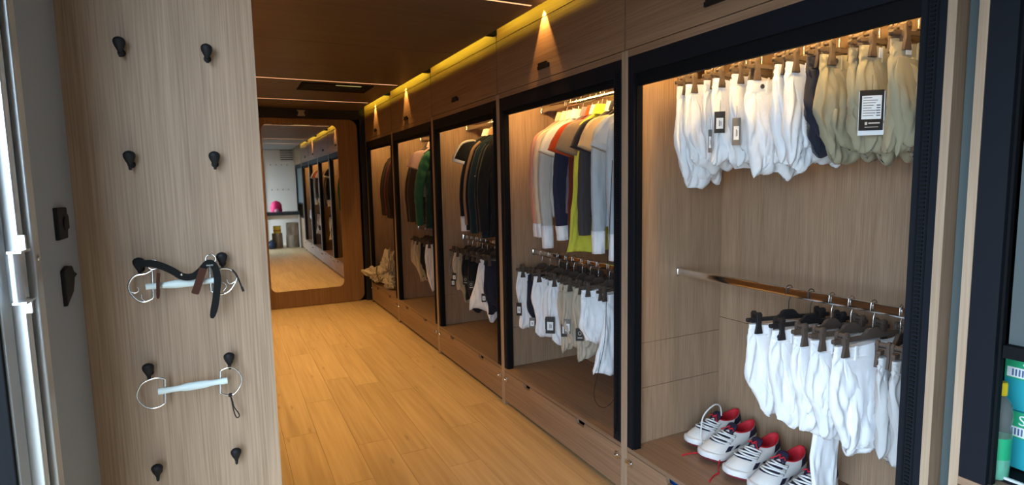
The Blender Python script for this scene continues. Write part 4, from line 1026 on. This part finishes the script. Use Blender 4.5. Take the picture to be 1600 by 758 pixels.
# ------------------------------------------------------------------ sneakers
SH = {}
def sneaker_meshes():
    Ls = .275
    ss = np.array([0, .03, .08, .18, .32, .48, .62, .76, .88, .95, .985, 1.0]); hw = np.array([.004, .018, .027, .033, .033, .035, .042, .047, .043, .032, .018, .003])
    N = 72
    def outline(n=N):
        s = (1-np.cos(np.linspace(0, PI, n//2+1)))/2; h = np.interp(s, ss, hw); off = .006*np.sin(s*PI)*(s > .3)*0
        right = np.stack([s*Ls, -h+off], 1); left = np.stack([s*Ls, h+off], 1)[::-1][1:-1]
        return np.concatenate([right, left])
    O = outline()
    s01 = O[:, 0]/Ls
    ph = np.linspace(0, 2*PI, len(O), endpoint=False)-PI
    # rim of the opening
    Rm = np.stack([.070+.066*np.cos(ph), .0285*np.sin(ph)*(1-.10*np.cos(ph)), .078+.020*np.clip(-np.cos(ph), 0, 1)**2+.016*np.clip(np.cos(ph), 0, 1)**3], 1)
    toe_up = .014*sstep(.80, 1, s01)
    zb = .030+toe_up*.7
    def S(t, off=0.0):
        e = 1-(1-t)**1.0
        xy = O*(1-e)+Rm[:, :2]*e
        bul = np.sin(t*PI)*.006; n = O-np.array([.12, 0]); n = n/np.maximum(np.linalg.norm(n, axis=1), 1e-6)[:, None]
        xy = xy+n*(bul+off*(1-t))
        far = sstep(.45, .95, s01)
        zz = (1-far)*t+far*(.34*(1-(1-t)**5)+.66*t**1.25)
        z = zb+(Rm[:, 2]-zb)*zz+off*(.4+.6*far)
        return np.concatenate([xy, z[:, None]], 1)
    WHT = plain('sneaker_white', (.80, .80, .80, 1), .45, bump=.1, bscale=300); RED = plain('sneaker_red', (.52, .015, .03, 1), .7); NV = plain('sneaker_navy', (.018, .016, .045, 1), .6); DRED = plain('outsole_red', (.22, .03, .04, 1), .6)
    SH['upper'] = MB().grid([S(t) for t in np.linspace(0, 1, 18)], True).mesh('upper', WHT, True)
    rows = []
    for z, sc in ((.010, .97), (.013, 1.05), (.024, 1.075), (.034, 1.05), (.0365, .98)):
        c = np.array([.1375, 0]); q = c+(O-c)*np.array([sc if sc < 1 else 1+(sc-1)*.35, sc]); up = toe_up*(1 if z < .02 else .8)
        rows.append(np.concatenate([q, (z+up)[:, None]], 1))
    SH['midsole'] = MB().grid(rows, True, True, True).mesh('midsole', WHT, True, .9)
    rows = []
    for z, sc in ((0, .93), (.004, .97), (.0105, .985)):
        q = np.array([.1375, 0])+(O-np.array([.1375, 0]))*np.array([sc, sc]); rows.append(np.concatenate([q, (z+toe_up)[:, None]], 1))
    SH['outsole'] = MB().grid(rows, True, True, True).mesh('outsole', DRED, True, .9)
    lin = [S(1.0)]; 
    for k, (sc, dz) in enumerate(((1.0, .004), (.94, .004), (.90, -.010), (.92, -.030), (.95, -.045))):
        c = np.array([.069, 0]); q = Rm.copy(); q[:, :2] = c+(q[:, :2]-c)*sc; q[:, 2] += dz; q[:, 2] = np.maximum(q[:, 2], .036) if k == 4 else q[:, 2]; lin.append(q)
    SH['lining'] = MB().grid(lin, True, False, True).mesh('lining', RED, True)
    G = np.array([S(t, .0016) for t in np.linspace(0, 1, 41)])   # [t][perimeter]
    idx_toe = N//2
    def patch(i0, i1, t0, t1, nt=7):
        ids = [(idx_toe+k) % N for k in range(i0, i1+1)]; ts = np.linspace(t0, t1, nt)*40
        rows = []
        for tv in ts:
            a = int(min(39, math.floor(tv))); f = tv-a; rows.append([G[a][j]*(1-f)+G[a+1][j]*f for j in ids])
        return MB().grid(rows)
    SH['tongue_panel'] = patch(-8, 8, .42, .90).mesh('tongue_panel', NV, True)
    SH['heel_l'] = patch(-31, -21, .52, .97).mesh('heel_patch', NV, True); SH['heel_r'] = patch(21, 31, .52, .97).mesh('heel_patch', NV, True)
    for k, (a, b, t0, t1) in enumerate(((11, 14, .10, .36), (16, 18, .10, .32), (-14, -11, .10, .36), (-18, -16, .10, .32))): SH['side%d' % k] = patch(a, b, t0, t1).mesh('side_patch', NV, True)
    # tongue standing at the throat
    rows = []
    for x, z, w in ((.150, .082, .016), (.138, .090, .019), (.126, .099, .020), (.116, .107, .019), (.110, .109, .014)):
        rows.append([(x, w*math.sin(a), z+.004*math.cos(a)) for a in np.linspace(-PI/2, PI/2, 9)])
    rows2 = [[(p[0]-.003, p[1], p[2]-.005) for p in r] for r in rows]
    SH['tongue'] = MB().grid([list(a)+list(b)[::-1] for a, b in zip(rows, rows2)], True, True, True).mesh('tongue', NV, True)
    SH['laces'] = []
    for k in range(5):
        tv = .46+.09*k; a = int(tv*40); row = G[a]
        pts = [Vector(row[(idx_toe+j) % N])+Vector((0, 0, .0025+.003*math.cos(j/11*PI/2))) for j in (-11, -8, -4, 0, 4, 8, 11)]
        pts = [p+Vector((.004*(1 if (k % 2) else -1)*math.sin(i-3), 0, 0)) for i, p in enumerate(pts)]
        SH['laces'].append(MB().tube(smooth_path(pts, 3), .0034, 6, flat=.6).mesh('lace', WHT, True))
    SH['bow'] = MB().tube(smooth_path([(.140, -.022, .096), (.132, -.012, .101), (.140, -.004, .097), (.128, .004, .104), (.140, .012, .097), (.150, .026, .088)], 4), .0024, 6).mesh('bow', RED, True)
    SH['mats'] = (WHT, RED)
sneaker_meshes()
def sneaker(loc, rz, label, flip=False):
    t = thing('sneaker', label, 'shoe', loc, rz, 'white and red sneakers on the wardrobe shelf')
    t.scale = (1.2, -1.2 if flip else 1.2, 1.2)
    for nm in ('upper', 'midsole', 'outsole', 'lining', 'tongue', 'tongue_panel'): link(nm, SH[nm], t)
    for nm in ('heel_l', 'heel_r'): link('heel_patch', SH[nm], t)
    for k in range(4): link('side_patch', SH['side%d' % k], t)
    for m in SH['laces']: link('lace', m, t)
    link('bow', SH['bow'], t)
    return t
zs = Z_SH+.0005
# local +x is the toe; toes point to the corridor
sh = [((2.150, 1.880), 182, 'white sneaker with red lining farthest left, loose white lace'), ((2.110, 1.755), 182, 'white sneaker with red lining second from left'), ((2.085, 1.612), 186, 'white sneaker with red lining third from left'), ((2.075, 1.478), 186, 'white sneaker with red lining fourth from left'), ((2.075, 1.345), 186, 'white sneaker at right, mostly hidden by the hanging white leg')]
SHO = []
for k, ((x, y), a, lab) in enumerate(sh): SHO.append(sneaker((x, y, zs), R(a), lab, k % 2 == 1))
WHT, RED = SH['mats']
part('loose_lace', MB().tube(smooth_path([(.12, .02, .105), (.14, .03, .15), (.18, .035, .165), (.23, .03, .13), (.25, .038, .07), (.25, .045, .035)], 5), .0028, 7), WHT, SHO[0], True)
part('lace_end', MB().tube(smooth_path([(.245, .047, .02), (.27, .05, .006), (.30, .035, .003), (.34, .03, .003)], 5), .0032, 7, flat=.6), RED, SHO[0], True)
part('lace_end', MB().tube(smooth_path([(.235, -.045, .02), (.262, -.062, .004), (.285, -.085, .003), (.315, -.09, .003), (.36, -.11, .003)], 5), .0032, 7, flat=.6), RED, SHO[1], True)

def drawer_packet():
    t = thing('plastic_packet', 'blue and white packet showing in the drawer notch', 'packet', (XF+.06, 1.72, .0605), .1)
    part('film', MB().grid([[(.0+.004*math.sin(j), y, z) for j, (y, z) in enumerate([(-.09, 0), (-.09, .13), (-.03, .150), (.02, .155), (.08, .14), (.09, 0)])], [(.12, y, z) for y, z in [(-.09, 0), (-.09, .13), (-.03, .148), (.02, .152), (.08, .14), (.09, 0)]]], True, True, True), plain('packet_blue', (.02, .16, .62, 1), .25), t)
    part('print_band', MB().box(-.002, .122, -.03, .0, .1535, .157), TAGW, t)
drawer_packet()
def cords():
    t = thing('pull_cord', 'thin black cord hanging in a loop inside the second wardrobe', 'cord', (1.63, 2.26, .90))
    o = Vector((1.63, 2.26, .90))
    pts = [(1.632, 2.19, 1.58), (1.63, 2.23, 1.0), (1.63, 2.249, .704), (1.63, 2.304, .524), (1.63, 2.344, .403), (1.63, 2.322, .349), (1.63, 2.261, .347), (1.63, 2.197, .393), (1.632, 2.15, .46)]
    part('cord', MB().tube(smooth_path([Vector(p)-o for p in pts], 6), .0016, 6), CORD, t, True)
    t = thing('bead_chain', 'black bead chain hanging beside the right frame of nearest wardrobe', 'chain', (1.665, .868, .95))
    mb = MB(); 
    for k in range(70):
        z = .11-k*.0085; mb.lathe([(.0003, -.0028), (.0024, -.0012), (.0024, .0012), (.0003, .0028)], 8, (.001*math.sin(k*.3), .003*math.sin(k*.12), z))
    part('beads', mb, CORD, t, True)
    part('chain_cord', MB().tube([(0.001*math.sin(k*3), .003*math.sin(k*1.2), .112-k*.085) for k in range(8)], .0007, 5), CORD, t)
cords()

# ------------------------------------------------------------------ things behind the camera that the mirror shows
def rear_end():
    k = 0
    for i, z in enumerate((2.03, 1.415)):
        for j, x in enumerate((1.03, 1.16, 1.29, 1.42)):
            t = thing('wall_hook', 'black hook on the pale rear wall in the mirror, %s row, %s' % (('upper', 'lower')[i], ('leftmost', 'second', 'third', 'rightmost')[j]), 'hook', (x, YR, z), PI, 'hooks on the rear wall')
            hook_parts(t)
    lv = thing('louvre_vent', 'dark slatted vent high on the rear wall, seen in the mirror', 'vent', (1.42, YR, 2.24))
    part('vent_back', MB().box(-.15, .15, .001, .004, -.12, .16), BLACKM, lv)
    for q in range(6): box('slat', (-.15, .15, .004, .03, -.115+q*.046, -.092+q*.046), WHITEP, lv)
    bl = thing('roller_blind', 'pale slatted blind high on the rear wall, seen in the mirror', 'blind', (1.05, YR, 2.24))
    for q in range(5): box('slat', (-.20, .20, .004, .02, -.12+q*.055, -.072+q*.055), WHITEP, bl)
    c = thing('counter', 'dark edged counter at the rear, seen in the mirror', 'counter', (1.16, -.02, 0))
    part('worktop', MB().box(-.40, .41, -.28, .12, .80, .88), plain('counter_dark', (.03, .035, .045, 1), .4), c, bevel=.004)
    part('end_panel', MB().box(.375, .405, -.27, .10, 0, .80), WHITEP, c); part('end_panel', MB().box(-.40, -.37, -.27, .10, 0, .80), WHITEP, c)
    part('apron', MB().box(-.37, .375, -.02, .0, .70, .80), WHITEP, c)
    BARK = wood('bark', (.42, .33, .24, 1), (.07, .045, .03, 1), 'z', fine=40, along=5, rough=.9); CUT = wood('cut_wood', (.55, .42, .28, 1), (.42, .30, .18, 1), 'z', fine=30, along=30, rough=.8)
    def stump(x, y, z, r, h, lab, seed):
        t = thing('log_stool', lab, 'log', (x, y, z), seed)
        rr = random.Random(seed); n = 26; ph = [rr.uniform(0, 6) for _ in range(4)]
        rows = []
        for q in range(6):
            zz = h*q/5; rows.append([(r*(1+.05*math.sin(3*a+ph[0])+.03*math.sin(7*a+ph[1]+zz*6)+.015*math.sin(13*a+ph[2]))*math.cos(a), r*(1+.05*math.sin(3*a+ph[0])+.03*math.sin(7*a+ph[1]+zz*6)+.015*math.sin(13*a+ph[2]))*math.sin(a), zz) for a in [2*PI*j/n for j in range(n)]])
        part('bark', MB().grid(rows, True, True, True), BARK, t, True, .8)
        part('cut_face', MB().grid([[(p[0]*.93, p[1]*.93, h+.0015) for p in rows[-1]], [(p[0]*.93, p[1]*.93, h-.01) for p in rows[-1]]], True, True, True), CUT, t)
    stump(1.40, -.16, 0, .145, .30, 'log stool under the counter, lower of the stacked two, in mirror', 1)
    stump(1.40, -.16, .302, .14, .30, 'log stool under the counter, upper of the stacked two, in mirror', 2)
    stump(1.05, -.17, 0, .12, .36, 'single log stool left of the stacked ones, in mirror', 3)
    y = thing('yellow_tin', 'yellow printed tin on the single log, seen in the mirror', 'tin', (1.05, -.17, .3625))
    part('tin', MB().lathe([(.085, 0), (.087, .003), (.087, .17), (.085, .175)], 24), plain('yellow_tin', (.75, .52, .02, 1), .5), y, True, .7)
    part('print', MB().lathe([(.0875, .05), (.0878, .052), (.0878, .08), (.0875, .082)], 24), plain('tin_red', (.45, .12, .04, 1), .5), y, True, .7)
    b = thing('pink_bag', 'bright pink rounded bag on the rear counter, seen in the mirror', 'bag', (1.06, -.12, .8805))
    rows = []
    for q in range(12):
        s = q/11; z = .27*s; r = .13*(math.sqrt(max(0, 1-max(0, (s-.35)/.65)**2.2)))+.001
        rows.append([(r*(1+.04*math.sin(5*a+q))*math.cos(a), .75*r*(1+.04*math.sin(4*a))*math.sin(a), z) for a in [2*PI*j/28 for j in range(28)]])
    part('bag_body', MB().grid(rows, True, True, True), plain('pink_fabric', (.72, .02, .13, 1), .6), b, True, .9)
    part('pocket', MB().grid([[(p[0]*.7, p[1]*1.06+.002, p[2]*.45) for p in r] for r in rows], True, True, True), plain('pale_pink', (.75, .38, .42, 1), .6), b, True, .9)
    d = thing('blue_sack', 'dark blue sack on the floor beside the log, seen in the mirror', 'bag', (.90, .02, .0005))
    rows = [[((.10*math.sin(PI*(.12+.86*q/9)))*(1+.08*math.sin(4*a+q))*math.cos(a), (.09*math.sin(PI*(.12+.86*q/9)))*math.sin(a), .22*q/9) for a in [2*PI*j/22 for j in range(22)]] for q in range(10)]
    part('sack', MB().grid(rows, True, True, True), plain('blue_sack', (.015, .03, .07, 1), .6), d, True, .9)
rear_end()
